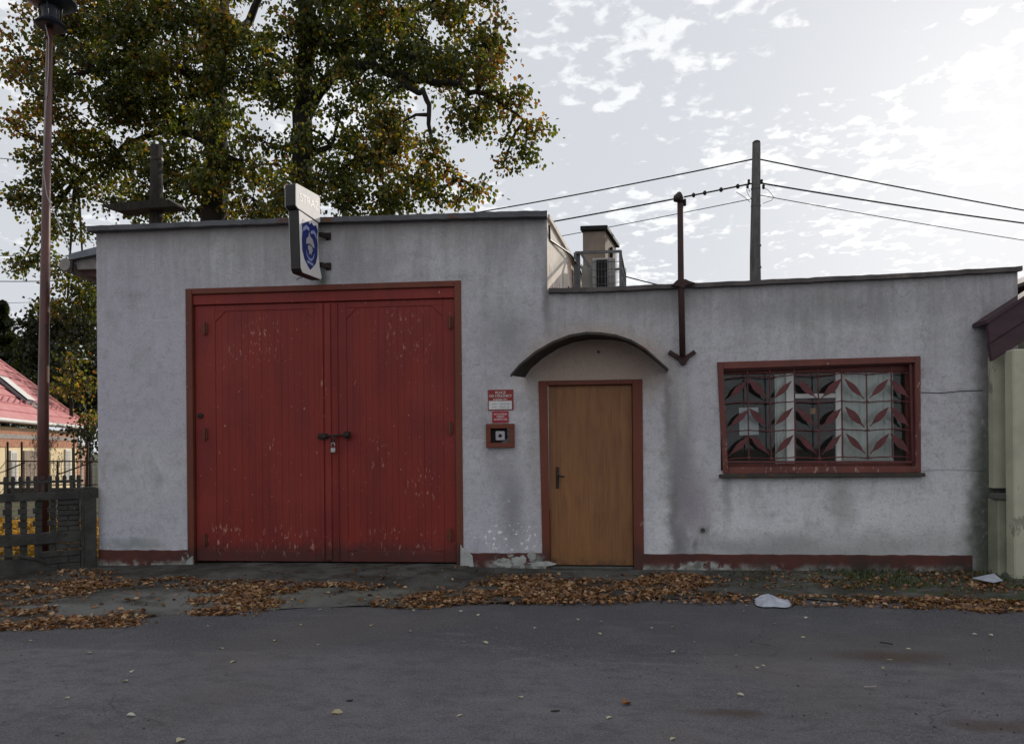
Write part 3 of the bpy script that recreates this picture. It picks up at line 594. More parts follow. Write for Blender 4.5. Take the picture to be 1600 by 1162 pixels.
# ---- entrance door
ed = MB()
ed.hexa([(DX0-.035,-.018,DZ0),(DX0+.045,-.018,DZ0),(DX0+.045,.09,DZ0),(DX0-.035,.09,DZ0),(DX0-.035-.03,-.018,DZ1+.005),(DX0+.03,-.018,DZ1+.005),(DX0+.03,.09,DZ1+.005),(DX0-.065,.09,DZ1+.005)])
ed.box(DX1-.095, DX1+.01, -.018, .09, DZ0, DZ1+.005).box(DX0+.03, DX1-.095, -.018, .09, DZ1-.045, DZ1+.005)
ed = ed.build('entrance_door', M['frame'], st, bevel=.005)
lz0 = .035
MB().hexa([(DX0+.047,.035,lz0),(DX1-.098,.035,lz0),(DX1-.098,.075,lz0),(DX0+.047,.075,lz0),(DX0+.033,.035,DZ1-.048),(DX1-.098,.035,DZ1-.048),(DX1-.098,.075,DZ1-.048),(DX0+.033,.075,DZ1-.048)]).build('door_leaf', M['door'], ed, bevel=.003)
MB().box(DX0+.045, DX1-.095, .0, .10, -.1, .022).build('threshold', M['ledge'], ed, bevel=.006)
p = U(871,746,.03); h = MB(); h.box(p.x-.017,p.x+.017,.024,.0345,p.z-.115,p.z+.115); h.tube([(p.x,.03,p.z+.02),(p.x,-.01,p.z+.02),(p.x+.02,-.02,p.z+.02),(p.x+.075,-.02,p.z+.012)], .0095, 8)
h.lathe((p.x,.024,p.z-.05), [(.012,0),(.012,.006),(.006,.008)], 10, (0,-1,0)).build('handle', M['iron'], ed, bevel=.002)
MB().box(DX0-.05, DX1+.03, -.20, .02, -.1, .0).build('door_step', M['ledge'], st, bevel=.02)

# ---- canopy: curved sheet on the wall over the door
fr_ = [(797.5,586.6),(811,571),(835.7,550.5),(862.5,535),(889,524.7),(916,520),(937,520.6),(961.5,524),(986,532),(1007,544),(1027.5,562),(1044,577)]
bk_ = [(820,589.7),(829.5,576),(848,560),(873,544),(895.5,535),(924,530.5),(955,531),(978,535),(998.6,545),(1017,559),(1031.6,571),(1043,581)]
mb = MB(); k = len(fr_)
for (a, b) in zip(fr_, bk_):
    A = U(a[0], a[1], -.42); B = U(b[0], b[1], -.004)
    for t in (0, .5, 1):
        q_ = A.lerp(B, t); mb.v.append(tuple(q_)); mb.v.append((q_.x, q_.y, q_.z+.012))
for i in range(k-1):
    for j in range(2):
        a = i*6+j*2; mb.f.append((a, a+6, a+8, a+2)); mb.f.append((a+1, a+3, a+9, a+7))
    a = i*6; mb.f.append((a, a+1, a+7, a+6)); mb.f.append((a+4, a+10, a+11, a+5))
for i in (0, k-1):
    a = i*6; mb.f.append((a,a+2,a+3,a+1)); mb.f.append((a+2,a+4,a+5,a+3))
can = mb.build('door_canopy', M['rust'], st, smooth=False)
mb = MB(); mb.tube([U(a[0]+.5, a[1]+1.5, -.425) for a in fr_], .011, 6).build('canopy_rim', M['rust'], can)

# ---- window and grille
wi = MB(); wo = .055
wi.hexa([(WX0+.02,-.02,WZ0-.03),(WX0+.075,-.02,WZ0-.03),(WX0+.075,.05,WZ0-.03),(WX0+.02,.05,WZ0-.03),(WX0-.03,-.02,WZ1),(WX0+.03,-.02,WZ1-.0),(WX0+.03,.05,WZ1),(WX0-.03,.05,WZ1)])
wi.hexa([(WX1-.02,-.02,WZ0-.03),(WX1+.03,-.02,WZ0-.03),(WX1+.02,.04,WZ0-.03),(WX1-.02,.05,WZ0-.03),(WX1-.02,-.02,WZ1+.02),(WX1+.035,-.02,WZ1+.02),(WX1+.03,.04,WZ1+.02),(WX1-.02,.05,WZ1+.02)])
wi.hexa([(WX0+.031,-.019,WZ1-.075),(WX1-.021,-.019,WZ1-.045),(WX1-.021,.05,WZ1-.045),(WX0+.031,.05,WZ1-.075),(WX0+.031,-.019,WZ1),(WX1-.021,-.019,WZ1+.02),(WX1-.021,.05,WZ1+.02),(WX0+.031,.05,WZ1)])
wi.box(WX0+.075, WX1-.02, -.019, .05, WZ0-.03, WZ0+.035)
win = wi.build('window', M['winred'], st, bevel=.005)
MB().hexa([(WX0-.02,-.075,WZ0-.075),(WX1+.05,-.075,WZ0-.07),(WX1+.05,.03,WZ0-.07),(WX0-.02,.03,WZ0-.075),(WX0-.02,-.07,WZ0-.035),(WX1+.05,-.07,WZ0-.03),(WX1+.05,.03,WZ0-.03),(WX0-.02,.03,WZ0-.035)]).build('sill', M['rust'], win, bevel=.006)
gy = .13
wf = MB()
wx = lambda px: U(px, 650, gy).x
wz = lambda py, px=1280: U(px, py, gy).z
wf.box(WX0, WX1, gy-.03, gy+.03, WZ0, WZ0+.07).box(WX0, WX1, gy-.03, gy+.03, WZ1-.12, WZ1).box(WX0, WX0+.05, gy-.03, gy+.03, WZ0+.07, WZ1-.12).box(WX1-.06, WX1, gy-.03, gy+.03, WZ0+.07, WZ1-.12)
wf.build('sash', M['winred'], win, bevel=.004)
wm = MB(); wm.box(wx(1228), wx(1240), gy-.025, gy+.03, WZ0+.071, WZ1-.121).box(wx(1305), wx(1313), gy-.025, gy+.03, WZ0+.071, WZ1-.121).box(wx(1240), wx(1305), gy-.02, gy+.025, wz(622), wz(615))
wm.build('white_sash', M['white'], win, bevel=.004)
for a, b, z0, z1 in ((WX0+.05, wx(1228), WZ0+.07, WZ1-.12), (wx(1240), wx(1305), WZ0+.07, wz(622)), (wx(1240), wx(1305), wz(615), WZ1-.12), (wx(1313), WX1-.06, WZ0+.07, WZ1-.12)):
    MB().box(a, b, gy+.001, gy+.005, z0, z1).build('pane', M['glass'], win)
def curtain(x0, x1, z0, z1, y, folds, amp):
    mb = MB(); n = folds*6
    for i in range(n+1):
        x = x0+(x1-x0)*i/n; yy = y+amp*math.sin(i/6*2*math.pi)+amp*.4*math.sin(i*.9)
        mb.v += [(x,yy,z0),(x,yy,z1)]
    for i in range(n): mb.f.append((2*i,2*i+2,2*i+3,2*i+1))
    return mb.build('curtain', M['curtain'], win, smooth=True)
curtain(wx(1212), wx(1229), WZ0+.06, WZ1-.1, gy+.03, 4, .006)
curtain(wx(1312), wx(1398), WZ0+.03, WZ1-.08, gy+.035, 7, .006)
pp = [U(1154,637,gy+.03), U(1184,636.5,gy+.03), U(1185,679,gy+.03), U(1155,680,gy+.03)]
MB().prism([(v.x,gy+.012,v.z) for v in pp], (0,.0015,0)).build('pane_light_patch', M['paper'], win)  # bright light in the left pane, put in as a white sheet
p = U(1270,642,gy+.01); MB().box(p.x-.025,p.x+.025,gy+.007,gy+.0085,p.z-.03,p.z+.03).build('sticker', M['orange'], win)
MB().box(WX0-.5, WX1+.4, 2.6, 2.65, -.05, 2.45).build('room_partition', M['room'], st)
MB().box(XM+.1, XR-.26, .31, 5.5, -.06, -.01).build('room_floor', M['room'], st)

gr_y = .03
def gp(zx, zy): return U(1100+zx/4.444, 530+zy/4.444, gr_y)
grm = MB()
def rod(mbx, pts, r=.007): mbx.tube(pts, r, 6)
stem = [150,460,795,1130,1440]; bnd = [305,630,957,1303]
def drift(zx, zy): return zx+(zy-450)*.018*(1 if zx < 500 else .9)+0
topz = lambda zx: 232-(zx-150)*.028; botz = lambda zx: 822-(zx-150)*.012
node_y = lambda zx, k: (432, 628, 812)[k]-(zx-600)*.008+ (6 if k == 2 else 0)
for x in stem[1:-1]+bnd: rod(grm, [gp(drift(x,topz(x)),topz(x)-12), gp(drift(x,520),520), gp(drift(x,botz(x)),botz(x)+10)])
allx = sorted(stem+bnd)
for kk in range(-1, 3):
    for i in range(len(allx)-1):
        a, b = allx[i], allx[i+1]
        ya = node_y(a,kk) if kk >= 0 else topz(a)+30; yb = node_y(b,kk) if kk >= 0 else topz(b)+30
        if kk >= 0:
            sa = 12 if a in stem else -2; sb = 12 if b in stem else -2
        else: sa = 12 if a in stem else -6; sb = 12 if b in stem else -6
        rod(grm, [gp(drift(a,ya),ya+sa), gp(drift(a,ya)+35,ya+sa*.3+4), gp((drift(a,ya)+drift(b,yb))/2,(ya+yb)/2+3), gp(drift(b,yb)-35,yb+sb*.3+4), gp(drift(b,yb),yb+sb)], .006)
e0, e1 = gp(128,215), gp(1432,165); e2, e3 = gp(1450,850), gp(142,850)
grm.bar(e0, e3, .02, .02, (0,1,0)).bar(e1, e2, .025, .02, (0,1,0)).bar(e0, e1, .02, .02, (0,1,0)).bar(e3, e2, .02, .02, (0,1,0))
gril = grm.build('window_grille', M['grille'], st)
for x in stem:
    for kk in range(3):
        ny = node_y(x, kk)
        for sd in (-1, 1):
            if (x == stem[0] and sd < 0) or (x == stem[-1] and sd > 0): continue
            j_ = lambda a: random.uniform(-a, a); bx, by = drift(x, ny)+sd*(18+j_(4)), ny-18+j_(5); tx, ty = drift(x, ny)+sd*(152+j_(7)), ny-150+j_(9); wk = random.uniform(.82, 1.15)
            A, B = gp(bx,by), gp(tx,ty); d = B-A; nrm = Vector((-d.z,0,d.x)).normalized()*sd; pts = []
            prof = [(0,.004),(.15,.007),(.30,.024),(.48,.037),(.66,.035),(.84,.018),(1,.003)]
            for t, w in prof: pts.append(A+d*t+nrm*w*.9*wk)
            for t, w in reversed(prof): pts.append(A+d*t-nrm*w*wk)
            MB().prism([(q_.x, gr_y-.012, q_.z) for q_ in pts], (0,.005,0)).build('leaf', M['grille'], gril)
for x in allx[1:-1]:
    for kk in range(3):
        ny = node_y(x, kk); c = gp(drift(x,ny), ny+(6 if x in stem else 0)); r = .026 if x in stem else .022
        MB().prism([(c.x+math.cos(a)*r*(1 if i % 2 == 0 else .45), gr_y-.009, c.z+math.sin(a)*r*1.3*(1 if i % 2 == 0 else .45)) for i, a in enumerate(np.linspace(0, 2*math.pi, 8, endpoint=False))], (0,.006,0)).build('node', M['grille'], gril)

# ------------------------------------------------------------------ things on the building
def block_text(par, lines, y):
    for body, px, py, size, sx, mat in lines:
        p = U(px, py, y); text_mesh('lettering', body, size, mat, par, (p.x, y, p.z), (R_(90), 0, 0), sx=sx)
s1 = thing('notice_sign', U(782,641,-.012), 'dark red notice with a white label panel left of the entrance door', 'sign')
pb = [U(762.5,609), U(802,608.5), U(802.5,640), U(763,641)]
MB().prism([(v.x,-.012,v.z) for v in pb], (0,.011,0)).build('panel', M['signred'], s1)
pb = [U(764,626.5), U(800,626), U(800,639), U(764.3,639.6)]
MB().prism([(v.x,-.0145,v.z) for v in pb], (0,.002,0)).build('label_panel', M['white'], s1)
block_text(s1, [('KLUCZ',782,613.2,.036,1.0,M['letter']), ('OD STRAŻNICY',782,618.6,.036,.95,M['letter']), ('znajduje się :',782,623.6,.031,1.0,M['letter'])], -.0135)
mb = MB()
for py in (631, 635.8):
    for a, b in ((769,776),(781,790),(792,796)):
        A, B = U(a,py,-.0152), U(b,py,-.0152); mb.box(A.x,B.x,-.0152,-.0146,A.z-.0035,A.z+.0035)
mb.build('faded_print', M['ink'], s1)
s2 = thing('warning_sign', U(782,661,-.01), 'small bright red sign with three lines under the larger notice', 'sign')
pb = [U(769,642.5), U(794.5,642), U(794.8,660), U(769.3,660.5)]
MB().prism([(v.x,-.011,v.z) for v in pb], (0,.010,0)).build('panel', M['signbright'], s2)
block_text(s2, [('WYŁĄCZNIK',782,647,.026,.95,M['letter']), ('SYRENY',782,651,.026,.95,M['letter']), ('ALARMOWEJ',782,655,.026,.95,M['letter'])], -.0125)
ab = thing('alarm_box', U(782,699,-.05), 'red brown alarm switch box with glass front beside the door', 'alarm box')
x0, x1, z1, z0 = U(760,662).x, U(804,662).x, U(782,662).z, U(782,699).z
fb = MB(); t_ = .05; fb.box(x0,x1,-.055,-.001,z0,z0+t_).box(x0,x1,-.055,-.001,z1-t_,z1).box(x0,x0+t_,-.055,-.001,z0+t_,z1-t_).box(x1-t_,x1,-.055,-.001,z0+t_,z1-t_)
fb.build('case', M['frame'], ab, bevel=.004)
MB().box(x0+t_,x1-t_,-.008,-.001,z0+t_,z1-t_).build('back_plate', M['black'], ab)
cx, cz = (x0+x1)/2, (z0+z1)/2
sw = MB().box(cx-.052,cx+.05,-.03,-.0085,cz-.052,cz+.05).build('switch', M['emblempale'], ab, bevel=.012, seg=2)
MB().lathe((cx,-.03,cz), [(.018,0),(.018,.008),(.012,.012)], 14, (0,-1,0)).build('button', M['black'], sw)
MB().prism([(x1-t_,-.044,z1-t_), (x1-t_-.028,-.044,z1-t_), (x1-t_-.02,-.044,z0+t_+.05), (x1-t_-.08,-.044,z0+t_+.012), (x1-t_-.09,-.044,z0+t_), (x1-t_,-.044,z0+t_)], (0,.003,0)).build('broken_glass', M['glass'], ab)

# projecting illuminated sign
def sign_box():
    A = U(500.5,430,-.10); A = Vector((A.x, -.10, 0)); Bq = U(466,422,-.50); B = Vector((Bq.x, -.50, 0))
    ax = (B-A); Ln = ax.length; ax.normalize()         # from wall outwards
    nr = Vector((-ax.y, ax.x, 0)); nr = nr if nr.x > 0 else -nr   # towards the visible right face
    th = .115
    def zof(px, py, s): q = A+ax*s; return U(px, py, q.y).z
    sg = thing('projecting_sign', (A.x, -.1, zof(500,430,0)), 'white illuminated sign with blue emblem projecting above the garage door', 'sign')
    P3 = lambda s, z, n=0.0: Vector((A.x+ax.x*s+nr.x*n, A.y+ax.y*s+nr.y*n, z))
    zt = zof(462,288,Ln); zb = zof(471,424,Ln); hgt = zt-zb
    sh = zt-hgt*.285                                   # shoulder between head and shield part
    up = [(Ln+.055,zt-.02),(Ln+.04,zt),(.02,zt+.005),(0,zt-.015),(0,sh-.02),(.02,sh-.035),(Ln+.02,sh),(Ln+.055,sh+.02)]
    lo = [(Ln,sh-.0),(Ln-.03,zb+.04),(Ln-.06,zb),(-.005,zb+.0),(-.025,zb+.03),(.015,zb+hgt*.15),(.035,zb+hgt*.3),(.045,zb+hgt*.5),(.04,sh-.037)]
    core = MB().prism([P3(s,z,-th) for s,z in up], nr*th).prism([P3(s,z,-th*.98) for s,z in lo], nr*th*.98)
    body = core.build('casing', M['signblack'], sg, bevel=.008)
    ins = lambda poly, k: [((s-sum(p[0] for p in poly)/len(poly))*k+sum(p[0] for p in poly)/len(poly), (z-sum(p[1] for p in poly)/len(poly))*(1-(1-k)*.4)+sum(p[1] for p in poly)/len(poly)) for s, z in poly]
    MB().prism([P3(s,z,.002) for s,z in ins(up,.97)], nr*.010).build('head_panel', M['signwhite'], sg, bevel=.004)
    MB().prism([P3(s,z,.001) for s,z in ins(lo,.96)], nr*.006).build('face_panel', M['signwhite'], sg, bevel=.003)
    MB().prism([P3(s,z,-th-.002) for s,z in ins(up,.97)], nr*-.006).build('head_panel', M['signwhite'], sg, bevel=.003)
    MB().prism([P3(s,z,-th-.002) for s,z in ins(lo,.96)], nr*-.006).build('face_panel', M['signwhite'], sg, bevel=.003)
    c = .5*Ln+.0; zc = zb+hgt*.36; hw = Ln*.36; hh = hgt*.275
    shield = [(-1,.78),(-.82,.98),(-.5,.9),(-.2,1.0),(0,.88),(.2,1.0),(.5,.9),(.82,.98),(1,.78),(.93,.45),(1,.1),(.95,-.35),(.7,-.7),(.3,-.92),(0,-1.06),(-.3,-.92),(-.7,-.7),(-.95,-.35),(-1,.1),(-.93,.45)]
    Q = lambda u, v, n: P3(c-u*hw, zc+v*hh, n)
    def flat(name, pts, n, mat, t=.0015, par=sg): return MB().prism([Q(u,v,n) for u,v in pts], nr*t).build(name, mat, par)
    em = flat('emblem', shield, .0075, M['signblue'])
    flat('emblem_band', [(-.85,.62),(-.45,.78),(-.1,.72),(-.1,.58),(-.45,.62),(-.85,.45)], .0092, M['emblemlight'], par=em)
    flat('emblem_band', [(.1,.62),(.5,.72),(.85,.55),(.85,.38),(.5,.56),(.1,.5)], .0092, M['emblemlight'], par=em)
    flat('emblem_helmet', [(-.5,-.02),(-.45,.2),(-.22,.33),(-.1,.55),(.05,.36),(.3,.3),(.5,.1),(.55,-.06),(.3,-.03),(.1,.04),(-.2,.04)], .0092, M['emblempale'], par=em)
    flat('emblem_face', [(-.25,-.04),(-.05,-.02),(.25,-.06),(.32,-.2),(.18,-.3),(.22,-.42),(.05,-.33),(-.1,-.42),(-.12,-.26),(-.28,-.2)], .0092, M['emblempale'], par=em)
    flat('emblem_axe', [(-.5,-.25),(-.3,-.5),(0,-.58),(.3,-.52),(.55,-.28),(.45,-.5),(.2,-.66),(-.1,-.68),(-.4,-.52)], .0092, M['emblemlight'], par=em)
    flat('emblem_band', [(-.42,-.70),(.38,-.74),(.36,-.84),(-.4,-.8)], .0092, M['emblemlight'], par=em)
    cu_c = P3(Ln*.5+.01, (zt+sh)/2, .0125)
    ang = math.atan2(-ax.y, -ax.x)
    text_mesh('lettering', 'STRAŻ', .125, M['fadedtext'], sg, cu_c, (R_(90), 0, ang), sx=.95)
    for py in (368, 415):
        z = U(505, py, -.05).z; MB().bar((A.x+.0, -.10, z), (A.x+.06, .0, z), .045, .045).box(A.x+.035,A.x+.09,-.012,.0,z-.04,z+.04).build('bracket', M['iron'], sg)
    mb = MB(); q = U(468,434,-.40); mb.tube([U(463,437,-.45), U(468,434,-.43), U(473,433,-.40), U(472,429,-.40)], .004, 5).build('loose_cable', M['wire'], sg)
sign_box()

# roof mast with arrow shaped wall anchor
ma = thing('service_mast', U(1066,572,-.06), 'rusty steel mast with arrow shaped foot bolted to the wall', 'mast')
yM = -.085
MB().tube([U(1066.5,556,yM), U(1064,440,yM), U(1063,310,yM)], .032, 12).build('pole', M['rustpaint'], ma, smooth=True)
h = MB(); h.tube([U(1063,318,yM), U(1063,309,yM), U(1061,305,yM-.02), U(1057,309,yM-.04), U(1056,314,yM-.05)], [.033,.036,.037,.034,.026], 10).build('weatherhead', M['iron'], ma, smooth=True)
MB().box(U(1068,312,yM).x, U(1072,312,yM).x, yM-.02, yM+.02, U(1070,322,yM).z, U(1070,311,yM).z).build('insulator', M['iron'], ma, bevel=.008)
f = MB(); f.bar(U(1067,563,-.03), U(1045,549.5,-.03), .045, .035, (0,1,0)).bar(U(1066,563,-.03), U(1086,549.5,-.03), .045, .035, (0,1,0))
f.prism([U(1055,556,-.025), U(1079,556,-.025), U(1070,571,-.025), U(1064.5,571,-.025)], (0,-.03,0)).build('anchor_foot', M['rustpaint'], ma, bevel=.004)
MB().prism([U(1049,447,-.07), U(1056,440,-.07), U(1060,438,-.07), U(1070,438,-.07), U(1076,441,-.07), U(1086,444,-.07), U(1072,447,-.07), U(1066,452,-.07), U(1060,449,-.07)], (0,-.06,0)).build('roof_collar', M['rustpaint'], ma)

# chimney on the annex roof
def ch(px, py, y): return U(px, py, y)
yC = 4.2; c0, c1 = ch(911,440,yC), ch(946,440,yC); zt = ch(930,361,yC).z
cc = MB().prism([(c0.x,yC,2.4),(c1.x,yC,2.4),(c1.x+.22,yC+1.0,2.4),(c0.x+.22,yC+1.0,2.4)], (0,0,zt-2.4)).build('chimney', M['chimney'], st, bevel=.01)
MB().prism([(c0.x-.04,yC-.06,zt+.001),(c1.x+.04,yC-.06,zt+.001),(c1.x+.29,yC+1.08,zt+.001),(c0.x+.18,yC+1.08,zt+.001)], (0,0,.075)).build('cap', M['black'], cc, bevel=.01)
MB().box(c1.x+.10,c1.x+.14,yC+.4,yC+.6,zt-.42,zt-.16).build('flue_opening', M['black'], cc)

# caged air conditioner on the annex roof
yA = 1.35
ac = thing('air_conditioner', U(937,446,yA), 'caged air conditioner unit standing on the roof before the chimney', 'air conditioner')
b0, b1 = U(925,446,yA), U(961,446,yA); zt = U(940,403,yA).z; zb_ = 2.80
ub = MB().box(b0.x, b1.x, yA, yA+.35, zb_, zt).build('casing', M['acbody'], ac, bevel=.012)
fx0, fx1 = U(932,440,yA).x, U(949,440,yA).x
MB().box(fx0, fx1, yA-.006, yA-.001, zb_+.02, U(940,406,yA).z).build('fan_opening', M['black'], ub)
mb = MB()
for i in range(9):
    z = zb_+.05+i*(zt-zb_-.1)/8; mb.bar((b0.x,yA-.014,z),(b1.x,yA-.014,z),.004,.004)
for i in range(8):
    x = b0.x+(b1.x-b0.x)*i/7; mb.bar((x,yA-.018,zb_),(x,yA-.018,zt-.01),.004,.004)
mb.build('fan_guard', M['cage'], ub)
cg0, cg1 = U(899,446,yA-.12), U(970,446,yA-.12); zc = U(930,394,yA-.12).z; ya0, ya1 = yA-.12, yA+.75
mb = MB(); skw = .10
for x, y in ((cg0.x,ya0),(cg1.x,ya0),(cg1.x+skw,ya1),(cg0.x+skw,ya1)): mb.bar((x,y,zb_-.1),(x,y,zc),.035,.035,(0,1,0))
for (xa,ya),(xb,yb) in (((cg0.x,ya0),(cg1.x,ya0)),((cg1.x,ya0),(cg1.x+skw,ya1)),((cg1.x+skw,ya1),(cg0.x+skw,ya1)),((cg0.x+skw,ya1),(cg0.x,ya0))): mb.bar((xa,ya,zc),(xb,yb,zc-(.06 if yb > ya0 or ya > ya0 else 0)),.03,.03)
mb.build('cage_frame', M['cage'], ac)
mb = MB()
for i in range(1, 16):
    t = i/16; mb.bar((cg1.x+skw*t,ya0+(ya1-ya0)*t,zb_),(cg1.x+skw*t,ya0+(ya1-ya0)*t,zc-.03),.006,.006,(0,1,0))
for i in range(1, 7):
    z = zb_+i*(zc-zb_)/7; mb.bar((cg1.x,ya0,z),(cg1.x+skw,ya1,z),.005,.005)
    mb.bar((U(946,440,ya0).x,ya0,z),(cg1.x,ya0,z),.005,.005)
for i in range(5):
    x = U(946+i*6,440,ya0).x; mb.bar((x,ya0,zb_),(x,ya0,zc-.25 if i < 3 else zc),.005,.005,(0,1,0))
mb.build('cage_mesh', M['cage'], ac)
sx0, sx1 = U(900,446,ya0).x, U(907,446,ya0).x
MB().box(sx0, sx1, ya0+.03, ya0+.06, zb_-.1, zc+.0).build('cage_plate', M['cage'], ac)
sx2 = U(909,446,ya0+.2).x; sx3 = U(925,446,ya0+.2).x
MB().box(sx2, sx3, ya0+.25, ya0+.28, zb_-.1, zc-.10).build('cage_plate', M['acbody'], ac)
MB().bar(U(908,396,ya0), U(921,417,ya0), .03, .03, (0,1,0)).build('cage_brace', M['cage'], ac)

# ------------------------------------------------------------------ siren mast on the left
sm = thing('siren_mast', (U(66,760,.8).x,.8,-.08), 'tall red brown painted steel mast carrying a black siren behind the fence', 'mast')
b0 = U(66.5,760,.8); b0.z = -.09; pts = [b0, U(67.5,640,.8), U(72,330,.8), U(78,36,.8)]
MB().tube(pts, [.066,.064,.05,.036], 14).build('pole', M['mastred'], sm, smooth=True)
c = U(79,40,.8)
si = MB().lathe(c, [(.0,-.03),(.15,-.03),(.185,-.01),(.15,.03),(.11,.06),(.09,.07),(.09,.10)], 24).build('lower_rotor_cover', M['siren'], sm, smooth=False)
MB().lathe(c, [(.095,.07),(.095,.27),(.07,.28)], 20).build('motor_housing', M['siren'], sm)
MB().lathe(c, [(.10,.225),(.2,.25),(.29,.30),(.30,.33),(.2,.42),(.0,.47)], 24).build('upper_rotor_cover', M['siren'], sm)
for a in range(4):
    an = a*math.pi/2+.4; MB().bar(c+Vector((math.cos(an)*.11,math.sin(an)*.11,.02)), c+Vector((math.cos(an)*.13,math.sin(an)*.13,.28)), .02, .012, (0,1,0)).build('strut', M['siren'], sm)
mb = MB(); mb.tube([U(73,22,.72), U(71,40,.72), U(76,60,.72), U(75.5,110,.73), U(70,180,.73), U(68,270,.72), U(73,305,.72), U(79,320,.72), U(88,340,.6), U(98,365,.5), U(104,380,.42), U(109,395,.36)], .006, 6).build('feed_cable', M['greywire'], sm)
for py in (60, 155): 
    q = U(76.5-(py-40)*.016, py, .8); MB().lathe(q, [(.046,-.012),(.046,.012)], 14).build('pipe_clamp', M['iron'], sm)
mb = MB(); mb.tube([U(-60,243,.8), U(0,247.5,.8), U(40,251.5,.8), U(72.5,254,.8)], .005, 5).build('guy_wire', M['wire'], sm)

# weathered post with a board behind the garage roof
wp = thing('weathered_post', (U(246,345,7.2).x,7.2,0), 'weathered grey post with a dark flat board behind the garage roof', 'post')
p0 = U(244,345,7.2); p0.z = -.05
MB().tube([p0, U(244,340,7.2), U(245,228,7.2)], [.15,.14,.125], 12).build('pole', M['bark'], wp, smooth=True)
MB().prism([U(156,320,6.9), U(200,316,6.9), U(252,310,6.9), U(266,313,6.9), U(275,322,6.9), U(230,325,6.9), U(180,330,6.9), U(170,327,6.9)], (0,.5,.05)).build('board', M['bark'], wp)
MB().bar(U(262,310,6.9), U(285,323,6.9), .03, .03, (0,1,0)).build('brace', M['beige'], wp)
mb = MB(); mb.lathe(U(245,250,7.2), [(.135,-.03),(.138,0),(.135,.03)], 12).build('strap', M['iron'], wp)

# ------------------------------------------------------------------ utility pole and overhead wires
up = thing('utility_pole', (U(1180,440,9).x,9,0), 'dark round utility pole rising behind the low roof', 'utility pole')
ub_ = U(1179.5,436,9); ub_.z = -.1
MB().tube([ub_, U(1180,400,9), U(1182,224,9)], [.17,.115,.088], 14).build('pole', M['polewood'], up, smooth=True)
MB().lathe(U(1182,224,9), [(.09,0),(.092,.02),(.06,.05)], 14).build('pole_cap', M['iron'], up)
for py in (295, 322, 384, 418):
    q = U(1181, py, 9); MB().lathe(q, [(.098+(py-224)*.00013,-.012),(.098+(py-224)*.00013,.012)], 14).build('band', M['cage'], up)
for px, py in ((1170,284),(1190,284),(1168,291),(1193,292)):
    MB().lathe(U(px,py,8.95), [(.02,-.05),(.035,-.02),(.02,0),(.035,.02),(.02,.05)], 10).build('insulator', M['iron'], up)
for pts in ([(1168,290),(1172,300),(1166,296),(1170,306),(1176,313)], [(1190,292),(1200,297),(1209,308),(1206,313),(1192,318)], [(1150,300),(1163,308),(1172,316)]):
    MB().tube([U(a,b,8.85) for a, b in pts], .006, 5).build('jumper_wire', M['wire'], up)
def overhead(label, A, B, sag, r, beads=()):
    pts = [A.lerp(B, t)-Vector((0,0,4*sag*t*(1-t))) for t in np.linspace(0, 1, 40)]
    o = MB().tube(pts, r, 6).build('overhead_wire', M['wire']); tag(o, label, 'wire', 'overhead wires at the utility pole')
    for t in beads:
        p = A.lerp(B, t)-Vector((0,0,4*sag*t*(1-t))); MB().lathe(p, [(.02,-.05),(.045,-.02),(.045,.02),(.02,.05)], 8).build('spacer', M['iron'], o)
overhead('uppermost wire sloping left from the utility pole to behind the garage roof', U(1176,249,9), U(-100,393,24), .95, .016)
overhead('middle wire with small dark clips left of the utility pole', U(1174,287,9), U(-100,436,24), .82, .018, (.008,.018,.028,.035))
overhead('thin lowest wire running left from the utility pole behind the chimney', U(1174,311,9), U(-100,472,24), .75, .009)
overhead('uppermost wire falling to the right of the utility pole', U(1187,249,9), U(2000,393,13), .10, .016)
overhead('middle wire to the right of the utility pole', U(1187,286,9), U(2000,393,13), .13, .018)
overhead('thin lowest wire to the right of the utility pole', U(1187,305,9), U(2000,431,13), .10, .009)
overhead('short low wire just above the flat roof near the cage', U(970,430,7), U(1060,452,6.5), .01, .012)

# ------------------------------------------------------------------ neighbour on the right
nb = thing('neighbouring_house', (6,0,0), 'yellow green house with dark purple brown roof boards at the right edge', 'house')
def nx(px, py, y): return U(px, py, y)
x_u = U(1553,700,-.10).x; x_l = U(1560,850,-.20).x; x_p = U(1584,700,-.36).x
MB().box(x_u, 12, -.10, -.002, .85, U(1556,556,-.1).z).box(4.75, 12, 0, 7, .85, 2.6).build('wall', M['yellow'], nb)
lw = U(1560,780,-.2).z
MB().box(x_l, 12, -.20, -.002, -.15, lw).build('wall', M['greyyellow'], nb, bevel=.012)
MB().box(x_l-.03, x_p+.6, -.225, -.09, lw+.001, U(1565,771,-.22).z).build('ledge', M['ledge'], nb, bevel=.008)
MB().box(x_p, x_p+.32, -.36, -.21, -.15, U(1590,545,-.36).z).build('pillar', M['yellow'], nb, bevel=.012)
MB().box(x_p+.32, 12, -.34, -.21, -.15, 1.0).build('porch_wall', M['yellow'], nb, bevel=.012)
MB().hexa([(x_l-.02,-.26,-.15),(x_p+.2,-.42,-.15),(x_p+.2,-.1,-.15),(x_l-.02,-.1,-.15),(x_l+.03,-.23,.03),(x_p+.2,-.38,.05),(x_p+.2,-.1,.06),(x_l+.03,-.1,.03)]).build('plinth', M['ledge'], nb, bevel=.02)
yF = -.26
v0, v1, v2, v3 = U(1544,504,yF), U(1550,531,yF), U(1553,561,yF), U(1600,468,yF)
sl = (v3.z-v0.z)/(v3.x-v0.x); X2 = 4.95; XB = 4.75
mk = lambda x, dz: (x, v0.z+sl*(x-v0.x)+dz)
